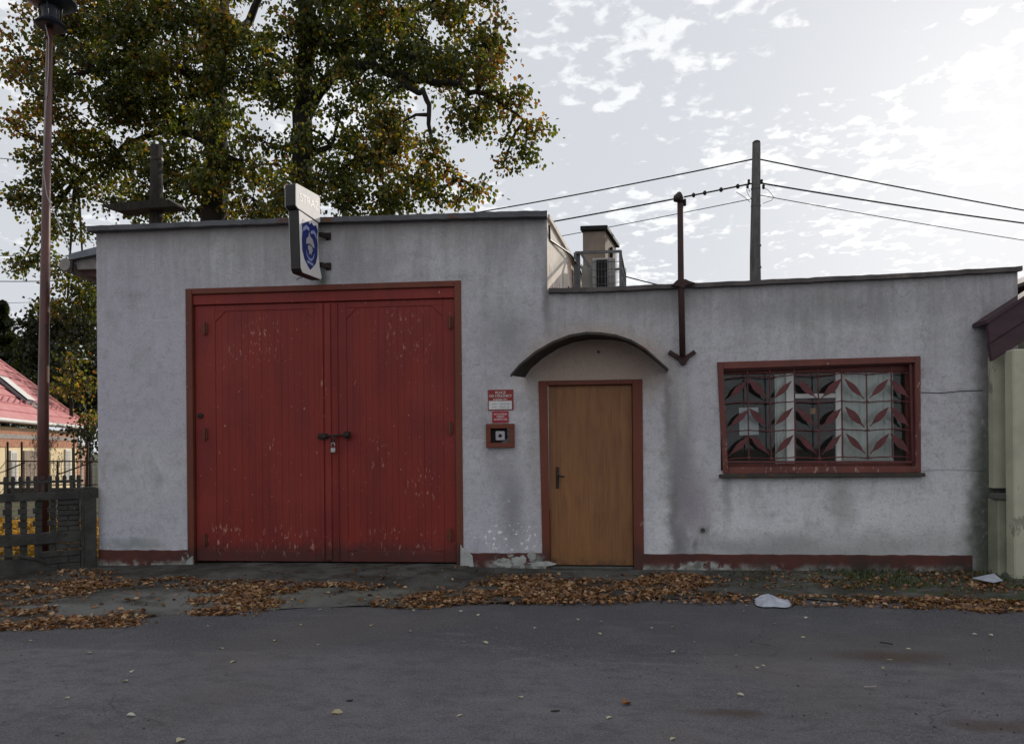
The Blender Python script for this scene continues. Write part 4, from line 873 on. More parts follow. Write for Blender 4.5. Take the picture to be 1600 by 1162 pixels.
for k, (d0, d1, yo) in enumerate(((0, -.21, 0), (-.213, -.405, .02))):
    MB().xz([mk(v0.x+.02*k,d0), mk(X2,d0), mk(X2,d1), mk(v0.x+.03*(k+.5),d1)], yF+yo, yF+yo+.05).build('bargeboard', M['purple'], nb, bevel=.004)
MB().xz([mk(v0.x-.02,.04), mk(X2,.04), mk(X2,.002), mk(v0.x-.02,.002)], yF-.02, -.004).build('roof', M['purple'], nb)
MB().xz([mk(XB,.04), mk(X2,.04), mk(X2,.002), mk(XB,.002)], -.003, 7.2).build('roof', M['purple'], nb)
zr = mk(X2,.04)[1]
MB().xz([(X2,zr), (12.5,2.7), (12.5,2.64), (X2,zr-.05)], yF-.02, 7.2).build('roof', M['purple'], nb)
# ------------------------------------------------------------------ concrete fence on the left
FA = Vector((U(146,800,-.03).x,-.03,0)); FB = U(0,800,-.62); FB.z = 0; fd = (FB-FA).normalized(); fn = Vector((fd.y,-fd.x,0)); fn = fn if fn.y < 0 else -fn
def FP(s, n, z): return FA+fd*s+fn*n+Vector((0,0,z))
fz = lambda py: U(140, py, 0).z
fe = thing('concrete_fence', FA, 'dark weathered precast concrete fence with balusters beside the station', 'fence')
def fbox(name, s0, s1, n0, n1, z0, z1, mat=M['concrete'], bev=.006, par=fe):
    return MB().hexa([FP(s0,n0,z0),FP(s1,n0,z0),FP(s1,n1,z0),FP(s0,n1,z0),FP(s0,n0,z1),FP(s1,n0,z1),FP(s1,n1,z1),FP(s0,n1,z1)]).build(name, mat, par, bevel=bev)
LEN = 1.85
fbox('post', -.02, .10, -.04, .08, -.15, fz(760)); fbox('post_edge', .10, .135, .03, .075, -.15, fz(765))
fbox('beam', .10, LEN, -.02, .05, fz(778), fz(766)); fbox('beam', .10, LEN, -.02, .06, fz(843), fz(826)); fbox('base_slab', .10, LEN, -.02, .045, -.15, fz(862)); fbox('bottom_rail', .10, LEN, -.02, .06, -.15, fz(884))
pitch = .135
for i in range(13):
    s = .16+i*pitch*.5*1.0
    if s > LEN: break
for i in range(26):
    s = .13+i*.0675
    if s > LEN-.05: break
    fbox('picket', s, s+.033, -.005, .03, fz(766)+.001, fz(747), bev=.003)
    MB().prism([FP(s-.006,.0,fz(747)), FP(s+.039,.0,fz(747)), FP(s+.030,.0,fz(741)), FP(s+.003,.0,fz(741))], fn*.035).build('picket_cap', M['concrete'], fe)
fbox('top_rail', .10, LEN, -.002, .034, fz(752), fz(748), bev=.003)
rows = ((fz(826), fz(778)),)
s = .36
while s < LEN:
    z0, z1 = fz(826)+.001, fz(778)-.001; n = 5
    for k in range(n):
        a = z0+(z1-z0)*k/n; b = z0+(z1-z0)*(k+1)/n-.008; ww = .082 if k % 2 else .064
        fbox('baluster_block', s, s+ww, -.01, .035, a, b, bev=.004)
    fbox('baluster_core', s+.008, s+.056, -.005, .025, z0, z1, bev=0)
    fbox('baluster', s, s+.07, -.01, .035, fz(862)+.001, fz(843)-.001, bev=.004)
    s += pitch
for r in range(6):
    z0 = fz(826)+.002+(fz(778)-fz(826))*r/6; z1 = z0+(fz(778)-fz(826))/6-.009
    w_ = (.115, .215)[r % 2]
    fbox('block', .137, .137+w_-.006, -.005, .04, z0, z1); fbox('block', .137+w_, .355, -.005, .036, z0, z1)
fbox('block_core', .137, .345, -.004, .02, fz(826), fz(778), bev=0)
for r in range(4):
    z0 = fz(884)+.002+(fz(843)-fz(884))*r/4; z1 = z0+(fz(843)-fz(884))/4-.009
    w_ = (.215, .115)[r % 2]
    fbox('block', .137, .137+w_-.006, .0, .062, z0, z1); fbox('block', .137+w_, .137+w_+.12+.05*(3-r), .0, .058, z0, z1)
arc = [FP(.42+.62*(1-math.cos(t)), .05, fz(880)+(.30)*math.sin(t)*.62) for t in np.linspace(math.pi*.03, math.pi*.5, 9)]
for i in range(8): MB().bar(arc[i], arc[i+1], .02, .035, (0,1,0)).build('arch_rib', M['concrete'], fe)

# ------------------------------------------------------------------ leaves: shared tools
def leaves_mesh(name, cen, tip, nor, L, Wd, col, mat, fold=.18):
    """one folded leaf of two quads' worth of triangles per centre; all arrays are numpy"""
    n = len(cen); tip = tip/np.linalg.norm(tip, axis=1, keepdims=True); nor = nor-tip*(nor*tip).sum(1, keepdims=True); nor /= np.linalg.norm(nor, axis=1, keepdims=True)+1e-9
    sd = np.cross(tip, nor); L = L[:,None]; Wd = Wd[:,None]
    v = np.stack([cen-tip*L*.5, cen-tip*L*.12+sd*Wd*.5+nor*Wd*fold, cen+tip*L*.22+sd*Wd*.38+nor*Wd*fold, cen+tip*L*.5-nor*L*.08, cen+tip*L*.22-sd*Wd*.38+nor*Wd*fold, cen-tip*L*.12-sd*Wd*.5+nor*Wd*fold], 1).reshape(-1, 3)
    me = bpy.data.meshes.new(name); me.vertices.add(n*6); me.vertices.foreach_set('co', v.ravel())
    tri = np.array([0,1,2,3, 0,3,4,5]); idx = (np.arange(n)[:,None]*6+tri[None]).ravel()
    me.loops.add(n*8); me.loops.foreach_set('vertex_index', idx.astype(np.int32)); me.polygons.add(n*2)
    me.polygons.foreach_set('loop_start', np.arange(0, n*8, 4, dtype=np.int32)); me.polygons.foreach_set('loop_total', np.full(n*2, 4, dtype=np.int32))
    at = me.attributes.new('leafcol', 'FLOAT_COLOR', 'POINT'); c4 = np.ones((n, 6, 4)); c4[:,:,:3] = col[:,None,:]; at.data.foreach_set('color', c4.ravel().astype(np.float32))
    me.update(calc_edges=True); me.materials.append(mat); return me
def rnd_unit(n):
    v = rng.normal(size=(n,3)); return v/np.linalg.norm(v, axis=1, keepdims=True)
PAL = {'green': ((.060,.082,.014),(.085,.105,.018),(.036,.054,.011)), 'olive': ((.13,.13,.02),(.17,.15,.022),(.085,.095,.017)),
       'yellow': ((.32,.22,.03),(.25,.185,.028),(.17,.15,.024)), 'rust': ((.21,.085,.025),(.16,.068,.022),(.27,.13,.03)), 'dark': ((.014,.02,.008),(.02,.026,.01),(.03,.035,.012))}  # yellow is autumn colour and also paints sunlit edges onto the lime crowns
def pick(kind, n):
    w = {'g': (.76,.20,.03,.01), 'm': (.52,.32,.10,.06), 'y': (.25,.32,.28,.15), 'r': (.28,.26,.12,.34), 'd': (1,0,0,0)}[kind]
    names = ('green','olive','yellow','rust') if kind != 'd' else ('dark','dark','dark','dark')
    k = rng.choice(4, size=n, p=w); j = rng.integers(0, 3, n)
    return np.array([PAL[names[a]][b] for a, b in zip(k, j)])*rng.uniform(.75, 1.2, (n,1))

def tree(name, label, base, limbs, blobs, per_m3, leafL, cl_r, lpc, group=None, twig=True, seed=1):
    """limbs: list of (points, radii) ; blobs: (centre, (rx, ry, rz), palette)"""
    t = thing(name, base, label, 'tree', group)
    def smooth(pts, rad, k=5):
        P_ = [Vector(p) for p in pts]; out, rr = [], []
        for i in range(len(P_)-1):
            p0, p1, p2, p3 = P_[max(i-1,0)], P_[i], P_[i+1], P_[min(i+2,len(P_)-1)]
            for j in range(k):
                u = j/k; q_ = (p1*2+(p2-p0)*u+(p0*2-p1*5+p2*4-p3)*u*u+(p1*3-p0-p2*3+p3)*u**3)*.5
                w_ = .06 if i else 0; out.append(q_+Vector((random.uniform(-w_,w_),random.uniform(-w_,w_),random.uniform(-w_,w_)))); rr.append(rad[i]+(rad[i+1]-rad[i])*u)
        return out+[P_[-1]], rr+[rad[-1]]
    limbs = [smooth(p, r_) for p, r_ in limbs]
    tb = MB(); tb.tube(limbs[0][0], limbs[0][1], 12); trunk = tb.build('trunk', M['bark'], t, smooth=True)
    for pts, rad in limbs[1:]: MB().tube(pts, rad, 8).build('branch', M['bark'], t, smooth=True)
    nodes = []
    for pts, rad in limbs:
        pts = [Vector(p) for p in pts]
        for i in range(len(pts)-1):
            nodes.append(pts[i])
        nodes.append(pts[-1])
    NA = np.array([tuple(p) for p in nodes]); tw = MB(); Cc, Tt, Nn, Ll, Ww, Kk = [], [], [], [], [], []
    for c, (rx, ry, rz), kind in blobs:
        c = np.array(tuple(c)); n = max(2, int(per_m3*4.19*rx*ry*rz*.35+2))
        u = rnd_unit(n)*rng.uniform(.25, 1, (n,1))**.5; cl = c+u*np.array([rx,ry,rz])*.92
        i0 = np.argmin(((NA-c)**2).sum(1)); a = Vector(NA[i0]); cv = Vector(c)
        if twig:
            mid = a.lerp(cv, .5)+Vector((0,0,.12*(cv-a).length)); tw.tube([a, mid, cv], [.05,.035,.02], 5, False)
        for q in cl:
            if twig:
                qv = Vector(q); s0 = cv if (qv-cv).length < (qv-a).length else a; md = s0.lerp(qv, .55)+Vector((0,0,.08*(qv-s0).length)); tw.tube([s0, md, qv+Vector((0,0,-.1))], [.018,.012,.005], 4, False)
            m = int(lpc*rng.uniform(.6, 1.4)); g = rng.normal(size=(m,3))*np.array([cl_r,cl_r,cl_r*.75]); g[:,2] -= (g[:,0]**2+g[:,1]**2)*.5
            Cc.append(q+g); tp = g/(np.linalg.norm(g, axis=1, keepdims=True)+1e-6)*.6+rnd_unit(m)*.7+np.array([0,0,-.55]); Tt.append(tp)
            nn = rnd_unit(m)*.9+np.array([0,0,.6]); Nn.append(nn); l = leafL*rng.uniform(.6, 1.25, m); Ll.append(l); Ww.append(l*rng.uniform(.65, .95, m)); k1 = rng.choice(list({'g': 'gggggggm', 'm': 'gggmmmy', 'y': 'gmmyyyr', 'r': 'ggmrrry', 'd': 'd'}[kind])); Kk.append(pick(k1, m)*rng.uniform(.5, 1.25))
    if twig: tag(tw.build('twigs', M['bark'], t), kind='stuff')
    me = leaves_mesh('crown', np.concatenate(Cc), np.concatenate(Tt), np.concatenate(Nn), np.concatenate(Ll), np.concatenate(Ww), np.concatenate(Kk), M['leaf'])
    link('crown', me, t); return t
def B(px, py, Y, rpx, kind, ry=1.2, asp=.8):
    d = Y+CAM_D; r = rpx*d/F_PX; return (U(px, py, Y), (r, ry, r*asp), kind)

# ---- two old lime trees behind the garage
Y1, Y2 = 10.5, 9.5
def P(px, py, Y): return U(px, py, Y)
b1 = P(338,345,Y1); b1.z = -.1
limbs1 = [([b1, P(338,345,Y1), P(340,240,Y1), P(335,120,Y1), P(345,20,Y1), P(350,-90,Y1)], [.42,.33,.31,.28,.22,.12]),
    ([P(338,150,Y1), P(290,110,Y1-.5), P(225,95,Y1-.8), P(150,110,Y1-1)], [.16,.12,.09,.04]),
    ([P(338,230,Y1), P(280,205,Y1+.4), P(200,225,Y1+.8), P(120,280,Y1+.8)], [.14,.10,.07,.03]),
    ([P(342,60,Y1), P(260,10,Y1), P(180,-40,Y1)], [.14,.1,.05]), ([P(342,90,Y1), P(390,30,Y1-.4), P(420,-50,Y1-.5)], [.13,.1,.05])]
bl1 = [B(338,60,Y1-1.4,36,'m',.6), B(340,280,Y1-1.4,34,'m',.6), B(335,120,Y1-1.4,30,'g',.6), B(245,270,Y1-.8,30,'g',.6), B(60,150,Y1-1,48,'r'), B(45,95,Y1-.6,34,'r'), B(25,205,Y1-1,24,'r',.7), B(100,60,Y1-.5,62,'r',1.6), B(150,15,Y1,60,'y',1.6), B(165,130,Y1-.8,75,'g',1.7), B(60,245,Y1-.4,24,'g',.6), B(110,205,Y1-.6,52,'m',1.2),
    B(235,60,Y1-.6,75,'m',1.8), B(245,160,Y1-.2,70,'g',1.6), B(290,110,Y1-1,60,'m',1.6), B(310,30,Y1-.8,65,'m',1.6), B(340,180,Y1-1.2,45,'g',1.0), B(380,110,Y1-.8,50,'g',1.4), B(380,50,Y1-1,38,'y',1.0),
    B(105,285,Y1+.4,46,'g',1.0), B(70,310,Y1+.4,38,'g',.9), B(45,325,Y1+.4,18,'g',.5), B(170,270,Y1+.5,42,'m',1.2), B(215,245,Y1+.6,38,'g',1.2), B(285,265,Y1,52,'g',1.5), B(320,310,Y1,45,'m',1.5), B(210,315,Y1,40,'g',1.2), B(265,325,Y1+.3,38,'g',1),
    B(375,250,Y1-.6,45,'m',1.2), B(395,310,Y1-.4,45,'m',1.2), B(110,350,Y1,32,'g',.8), B(130,420,Y1+.5,30,'g',1), B(70,370,Y1+.5,16,'g',.5), B(60,400,Y1+.5,22,'g',.5), B(105,470,Y1+.5,40,'g',1), B(35,410,Y1+.5,12,'g',.4), B(140,510,Y1+.5,36,'d',1),
    B(200,-70,Y1,90,'m',2), B(330,-90,Y1,100,'g',2), B(110,-60,Y1,60,'r',1.5)]
tree('lime_tree', 'large autumn lime tree with left hand trunk behind the garage', (b1.x,Y1,0), limbs1, bl1, 14, .108, .19, 90, 'lime trees behind the garage')
b2 = P(474,345,Y2); b2.z = -.1
limbs2 = [([b2, P(474,340,Y2), P(470,260,Y2), P(476,160,Y2), P(478,60,Y2), P(482,-30,Y2), P(486,-110,Y2)], [.36,.27,.255,.23,.2,.16,.1]),
    ([P(474,190,Y2), P(500,140,Y2-.2), P(528,112,Y2-.4), P(570,103,Y2-.6), P(625,118,Y2-.8), P(690,130,Y2-1), P(760,150,Y2-1), P(825,190,Y2-1)], [.17,.15,.135,.12,.10,.08,.05,.02]),
    ([P(600,108,Y2-.7), P(640,135,Y2-1.1), P(668,155,Y2-1.2), P(678,230,Y2-1.2), P(715,280,Y2-1.2)], [.09,.07,.06,.04,.015]),
    ([P(478,80,Y2), P(540,40,Y2+.5), P(620,20,Y2+.8), P(700,5,Y2+.8)], [.14,.11,.08,.03]), ([P(472,250,Y2), P(520,230,Y2-.5), P(580,250,Y2-.8)], [.09,.06,.03]),
    ([P(476,130,Y2), P(430,90,Y2+.4), P(400,80,Y2+.6)], [.1,.07,.03])]
bl2 = [B(476,110,Y2-1.2,30,'g',.6), B(470,270,Y2-1.2,30,'m',.6), B(482,20,Y2-1.2,34,'g',.6), B(450,60,Y2-.6,44,'g',1.2), B(440,140,Y2-.5,40,'g',1.2), B(500,40,Y2-.8,48,'g',1.4), B(560,60,Y2-.7,58,'g',1.5), B(600,20,Y2,52,'m',1.5), B(550,130,Y2-1,42,'g',1), B(610,100,Y2-.6,50,'g',1.3), B(660,60,Y2-.6,54,'m',1.4), B(680,115,Y2-.8,46,'r',1.1),
    B(720,30,Y2-.4,42,'y',1.1), B(750,0,Y2-.3,26,'m',.8), B(735,80,Y2-.8,44,'y',1.1), B(775,60,Y2-.8,26,'y',.8), B(770,110,Y2-1,36,'y',.9), B(750,155,Y2-1,38,'r',.9), B(800,155,Y2-1,32,'r',.8), B(825,195,Y2-1,22,'r',.6), B(795,200,Y2-1,22,'m',.6), B(790,245,Y2-1,12,'y',.35), B(820,243,Y2-1,14,'g',.35), B(720,175,Y2-1,26,'m',.8), B(735,200,Y2-1,16,'g',.5),
    B(530,190,Y2-.6,38,'g',1), B(590,170,Y2-1,46,'g',1.1), B(630,190,Y2-1.1,38,'y',1), B(560,240,Y2-.8,44,'m',1.1), B(620,240,Y2-1,44,'y',1.1), B(665,245,Y2-1.2,34,'y',.9), B(690,270,Y2-1.2,24,'y',.7), B(590,290,Y2-.9,44,'m',1.1), B(640,285,Y2-1.1,34,'m',.9), B(520,290,Y2-.6,44,'g',1.2), B(550,320,Y2-.6,38,'g',1), B(610,320,Y2-.8,30,'m',.8),
    B(725,305,Y2-1.2,20,'y',.5), B(745,300,Y2-1.2,11,'r',.3), B(680,312,Y2-1.1,16,'m',.4), B(430,230,Y2-.4,42,'m',1.1), B(430,300,Y2-.4,42,'m',1.1), B(480,200,Y2-1,28,'g',.8), B(470,310,Y2-.8,36,'m',1),
    B(520,-70,Y2,95,'g',2), B(650,-60,Y2,75,'m',1.8), B(430,-40,Y2+.4,34,'g',1)]
tree('lime_tree', 'large autumn lime tree with arching branch reaching right over the garage', (b2.x,Y2,0), limbs2, bl2, 14, .104, .18, 90, 'lime trees behind the garage')

# ---- trees beyond the yard on the left
def small_tree(name, label, px, Y, zs, blobs, leafL, per, lpc, group='trees beyond the yard', clr=.3):
    b = U(px, 690, Y); b.z = -.1; tp = U(px, zs, Y)
    tree(name, label, (b.x,Y,0), [([b, b.lerp(tp,.5), tp], [.13,.09,.03])], blobs, per, leafL, clr, lpc, group, twig=True)
small_tree('broadleaf_tree', 'dark leaved tree between the siren mast and the station wall', 118, 22, 470, [B(120,500,22,48,'d',1.8), B(70,540,22,44,'d',1.5), B(140,560,22,50,'d',1.8), B(40,575,22,26,'d',1), B(130,620,22,36,'d',1.4), B(85,490,22,36,'d',1.2), B(45,520,22,30,'d',1), B(150,440,22,40,'d',1.2), B(150,600,22,40,'d',1.4), B(105,590,23,40,'d',1.2), B(140,660,23,36,'d',1.2), B(118,640,23,30,'d',1)], .20, 9, 34)  # leaf colours all from the dark palette
small_tree('broadleaf_tree', 'sunlit yellow leaved tree to the right of the siren mast', 112, 19, 580, [B(95,580,19,20,'y',.7), B(85,600,19,18,'y',.6), B(120,608,19,20,'y',.7), B(108,560,19,16,'m',.6), B(135,596,19,16,'m',.6)], .14, 14, 30, clr=.25)
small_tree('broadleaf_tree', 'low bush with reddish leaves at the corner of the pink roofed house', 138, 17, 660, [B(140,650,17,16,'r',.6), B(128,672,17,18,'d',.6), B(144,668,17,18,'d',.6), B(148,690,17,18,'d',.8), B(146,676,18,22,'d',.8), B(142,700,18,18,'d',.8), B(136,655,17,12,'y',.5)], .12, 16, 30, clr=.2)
cf = thing('conifer_tree', (U(8,690,34).x,34,0), 'distant dark conifer at the left edge above the pink roof', 'tree', 'trees beyond the yard')
b = U(6,690,34); b.z = 0; MB().tube([b, U(6,480,34)], [.25,.04], 8).build('trunk', M['bark'], cf)
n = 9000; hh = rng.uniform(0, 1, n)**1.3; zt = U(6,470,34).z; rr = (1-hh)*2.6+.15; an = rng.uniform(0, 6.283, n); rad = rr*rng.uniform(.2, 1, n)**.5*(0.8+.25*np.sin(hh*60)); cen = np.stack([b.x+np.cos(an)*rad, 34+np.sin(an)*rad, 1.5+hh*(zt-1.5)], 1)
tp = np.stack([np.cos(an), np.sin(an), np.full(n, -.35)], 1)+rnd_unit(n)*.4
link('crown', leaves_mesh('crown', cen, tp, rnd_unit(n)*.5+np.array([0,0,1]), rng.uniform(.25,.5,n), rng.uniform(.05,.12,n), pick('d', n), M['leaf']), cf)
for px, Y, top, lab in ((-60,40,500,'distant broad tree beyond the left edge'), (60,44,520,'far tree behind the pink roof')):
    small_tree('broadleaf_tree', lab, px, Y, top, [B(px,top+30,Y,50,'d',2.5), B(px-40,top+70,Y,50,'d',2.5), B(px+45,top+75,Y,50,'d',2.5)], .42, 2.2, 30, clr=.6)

# ------------------------------------------------------------------ pink roofed house beyond the fence
YH = 26.0
ho = thing('pink_roofed_house', (U(60,720,YH).x,YH,-.4), 'cream house with rose pink tiled roof beyond the concrete fence', 'house')
hp = lambda px, py, dy=0: U(px, py, YH+dy)
O = U(140,668,20.0); zE = O.z; O.z = 0; ang = R_(110.5)   # its long side faces the sun, receding to the right
hx = Vector((math.cos(ang), math.sin(ang), 0)); hy = Vector((-math.sin(ang), math.cos(ang), 0))   # along the eave, into the house
H = lambda u, v, z: O+hx*u+hy*v+Vector((0,0,z))
def HU(px, v=.35):                                  # run along the eave seen at picture column px
    d = ray(px, 700); p0 = O+hy*v; den = d.x*hy.x+d.y*hy.y; t = ((p0.x-CAM.x)*hy.x+(p0.y-CAM.y)*hy.y)/den; q_ = CAM+d*t; return (q_.x-p0.x)*hx.x+(q_.y-p0.y)*hx.y
rp = .92                                            # roof pitch (rise per run)
def RP(u, v, o=0.0): nz = Vector((0,0,1))*1+(-hy)*rp; nz.normalize(); return H(u, v, zE+rp*v)+nz*o
hip = [(0,0),(-14,0),(-14,4.6),(-2.6,4.6)]
MB().prism([RP(u,v) for u,v in hip], (0,0,-.10)).build('roof', M['tileroof'], ho)
roof = ho.children[-1]
# tile courses
for r in range(15):
    v0_, v1_ = r*.305, (r+1)*.305+.03; um = -v0_*.565
    MB().hexa([RP(-14,v0_,.03),RP(um,v0_,.03),RP(um,v0_,.06),RP(-14,v0_,.06),RP(-14,v1_,.004),RP(um-.18,v1_,.004),RP(um-.18,v1_,.02),RP(-14,v1_,.02)]).build('tile_course', M['tileroof'], roof)
mb = MB(); mb.tube([RP(0,0,.05), RP(-2.6,4.6,.05)], .06, 8).build('hip_tiles', M['tileroof'], roof)
for i in range(26):
    u = -.5-i*.5; MB().prism([RP(u-.05,.62,.05), RP(u+.05,.62,.05), RP(u,.66,.22)], hy*.05).build('snow_guard', M['tileroof'], roof)
SK0 = HU(24, 1.1)
MB().prism([RP(SK0-.5,.65,.08), RP(SK0+.5,.65,.08), RP(SK0+.5,1.65,.08), RP(SK0-.5,1.65,.08)], (0,0,.10)).build('skylight', M['tin'], roof)
MB().prism([RP(SK0-.38,.73,.20), RP(SK0+.38,.73,.20), RP(SK0+.38,1.57,.20), RP(SK0-.38,1.57,.20)], (0,0,.01)).build('skylight_pane', M['white'], roof)
mb = MB(); mb.tube([H(.1,-.06,zE-.02), H(-14,-.06,zE-.02)], .06, 8).build('gutter', M['white'], ho)
zt = zE-.18; fl = -.45
MB().prism([H(-.35,.35,fl), H(-14,.35,fl), H(-14,6,fl), H(-.35,6,fl)], (0,0,zt-fl)).build('wall', M['housewall'], ho)
MB().prism([H(-.33,.32,zt-.62), H(-14,.32,zt-.62), H(-14,.35,zt-.62), H(-.33,.35,zt-.62)], (0,0,.5)).build('brick_band', M['brick'], ho)
MB().prism([H(-.33,.30,zt-.36), H(-14,.30,zt-.36), H(-14,.32,zt-.36), H(-.33,.32,zt-.36)], (0,0,.14)).build('plaster_band', M['beige'], ho)
for pa_, pb_, z0, z1, mt in ((100,108,.25,1.5,'white'), (35,59,-.3,1.45,'chimney'), (14,24,.25,1.45,'white'), (76,96,.2,1.4,'housewall')):
    u0, u1 = HU(pa_), HU(pb_)
    wv = MB().prism([H(u0,.29,z0-.1), H(u1,.29,z0-.1), H(u1,.345,z0-.1), H(u0,.345,z0-.1)], (0,0,z1-z0)).build('window' if mt == 'white' else 'door', M[mt], ho)
    if mt == 'white': MB().prism([H(u0+.07,.282,z0-.03), H(u1-.07,.282,z0-.03), H(u1-.07,.289,z0-.03), H(u0+.07,.289,z0-.03)], (0,0,z1-z0-.14)).build('pane', M['acbody'], wv)
MB().tube([H(-.3,.22,zE-.1), H(-.3,.22,-.4)], .05, 8).build('downpipe', M['white'], ho)
MB().prism([H(-.30,.4,fl), H(1.6,.4,fl), H(1.6,3,fl), H(-.30,3,fl)], (0,0,2.0)).build('brick_annex', M['brick'], ho)
# satellite dish on its mast
YH = 17.0
sd = thing('satellite_dish', hp(45,700,-1.2), 'pale satellite dish on a thin mast before the pink roof', 'satellite dish')
c = hp(53,640,-1.3); MB().lathe(c, [(.0,-.06),(.11,-.045),(.19,0),(.196,.008),(.115,-.035),(.0,-.048)], 24, (.95,-.22,.2)).build('dish', M['beige'], sd, smooth=True)
MB().tube([hp(45,700,-1.2), hp(45,644,-1.2), hp(50,643,-1.25)], .03, 8).build('mast', M['iron'], sd)
MB().tube([c+Vector((0,0,-.18)), c+Vector((.2,-.1,-.15)), c+Vector((.3,-.12,-.03))], .015, 6).build('feed_arm', M['iron'], sd)
# railing in front of the house
YH = 19
ra = thing('yard_railing', hp(60,745,-6), 'thin dark metal railing before the cream house wall', 'railing')
q = lambda px, py: U(px, py, YH-6)
mb = MB(); mb.tube([q(-60,720), q(152,720.5)], .022, 6).build('top_rail', M['iron'], ra)
MB().prism([q(-80,762), q(156,762), q(156,792), q(-80,792)], (0,.15,0)).build('base_wall', M['concrete'], ra)
mb = MB(); mb.tube([q(-60,757), q(152,757)], .018, 6).build('bottom_rail', M['iron'], ra)
for px in (12, 34, 90, 137): MB().tube([q(px,776), q(px,690 if px in (12,34,137) else 720)], .03, 6).build('post', M['iron'], ra)
for px in range(-6, 152, 3):
    if px % 2: continue
    MB().tube([q(px,757), q(px,721)], .006, 4).build('bar', M['iron'], ra)
for py in (726, 732, 738, 744, 750): MB().tube([q(-10,py), q(152,py)], .0045, 4).build('cross_wire', M['iron'], ra)
MB().tube([q(0,739), q(40,722)], .02, 6).build('brace', M['iron'], ra); MB().tube([q(88,742), q(146,721)], .02, 6).build('brace', M['iron'], ra)

# ------------------------------------------------------------------ fallen leaves
FP_ = np.array([(.26,.125,.055),(.36,.20,.095),(.19,.09,.042),(.46,.31,.18),(.13,.065,.034),(.29,.15,.066),(.09,.048,.03),(.16,.08,.05)])
def litter(name, zones, label_kind='stuff', zfun=None, lo=.028, hi=.066, up=1.0, pal=FP_, stack=.010, mul=1.7, spread=1.0):
    cen = []
    for (px, py, rx, ry, n) in zones:
        for _ in range(int(n*mul)):
            a = rng.uniform(0, 6.283); r = rng.uniform(0, 1)**.6*spread; p = G(px+math.cos(a)*rx*r, py+math.sin(a)*ry*r)
            if p.y > -.03 and zfun is verge_z: continue
            den = max(0., 1-r)
            if math.sin(p.x*4.3+p.y*3)+math.sin(p.x*9.7-p.y*11+1)+.8*math.sin(p.x*2.1+p.y*17) < rng.normal(-.75, .8): continue
            cen.append((p.x, p.y, (zfun(p.x, p.y) if p.y > edge_y(p.x) else -.030) + .006+rng.uniform(0, stack)*den))
    cen = np.array(cen); n = len(cen); tp = rnd_unit(n)*np.array([1,1,.45]); nn = rnd_unit(n)*.55+np.array([0,0,up]); l = lo*.5+(hi-lo*.5)*rng.uniform(0, 1, n)**1.3
    col = pal[rng.integers(0, len(pal), n)]*rng.uniform(.7, 1.15, (n,1))
    return tag(link(name, leaves_mesh(name, cen, tp, nn, l, l*rng.uniform(.5,.85,n), col, M['fallen'], .22)), kind='stuff')
zones = [(60,920,90,16,650),(150,912,60,9,260),(30,950,60,16,260),(30,972,60,9,260),(130,968,95,8,330),(200,958,40,6,60),(270,910,60,7,200),(380,920,90,12,480),(370,938,75,13,560),(330,952,40,8,160),(470,918,90,8,280),(540,915,60,6,120),
    (640,938,70,7,170),(720,930,80,9,420),(800,918,75,15,780),(850,908,80,12,520),(830,929,130,9,520),(960,915,70,12,460),(1050,908,60,13,520),(1010,922,80,8,260),(930,932,120,7,260),
    (1120,930,120,8,190),(1300,934,120,8,300),(1450,937,120,9,420),(1560,942,70,10,300),(1200,905,160,12,140),(1400,908,140,11,240),(1540,915,70,10,120),(1480,890,60,14,150),(700,915,400,25,160),(250,935,250,30,120),(120,896,60,6,120),(1100,905,40,10,60)]
o = litter('leaf_fragments', zones, zfun=verge_z, lo=.008, hi=.024, pal=FP_*.75, stack=.004, mul=1.5, spread=1.25); o['label'] = 'crumbled brown leaf fragments between the drifts on the verge'
o = litter('leaf_litter', zones, zfun=verge_z); o['label'] = 'brown autumn leaves drifted along the verge before the station'
# sunlit yard litter; stops short at the back, bare soil standing in for tree shade
n = 15000; cx = rng.uniform(-16, -4.5, n); cy = rng.uniform(.8, 5.2, n)+np.abs(rng.normal(0, .5, n)); cen = np.stack([cx, cy, np.full(n, -.08)+rng.uniform(0, .04, n)], 1); l = rng.uniform(.07, .14, n)
yp = np.array([(.50,.30,.05),(.42,.22,.04),(.55,.36,.09),(.35,.17,.04)])
o = tag(link('yard_leaf_litter', leaves_mesh('yard_leaf_litter', cen, rnd_unit(n)*np.array([1,1,.4]), rnd_unit(n)*.8+np.array([0,0,.8]), l, l*.75, yp[rng.integers(0,4,n)]*rng.uniform(.7,1.1,(n,1)), M['fallen'], .2)), kind='stuff')
o['label'] = 'yellow fallen leaves covering the near yard behind the fence'
# single leaves on the road
road_leaves = [(48,1000),(139,1019),(325,977),(345,1012),(364,1033),(497,1006),(500,952),(470,975),(206,1048),(195,1063),(105,1089),(282,1155),(527,1112),(724,1002),(775,980),(759,1003),(747,960),(580,976),(836,980),(903,967),(937,989),(938,970),(854,1023),(1052,1017),(814,1088),(718,1117),(952,1120),(1167,945),(1259,964),(1183,1042),(1193,1039),(1210,973),(1052,978),(1018,980),(978,1098),(1150,1023),(1420,1013),(1381,1043),(1523,990),(1548,991),(1051,1153),(1157,1084),(646,953),(720,954),(1255,995),(1164,954),(1390,1030),(1541,1029),(205,1116),(430,1000),(640,985),(1085,1002)]
LP = np.array([(.55,.50,.34),(.60,.55,.40),(.48,.40,.24),(.62,.60,.50)])
lm = []
for k in range(5):
    c = LP[k % 4]; lm.append(leaves_mesh('fallen_leaf', np.zeros((1,3)), np.array([[1,.2*k-.4,.15]]), np.array([[.15*(k-2),.2,1]]), np.array([.06]), np.array([.035+.004*k]), np.array([c])*.8, M['fallen'], .13))
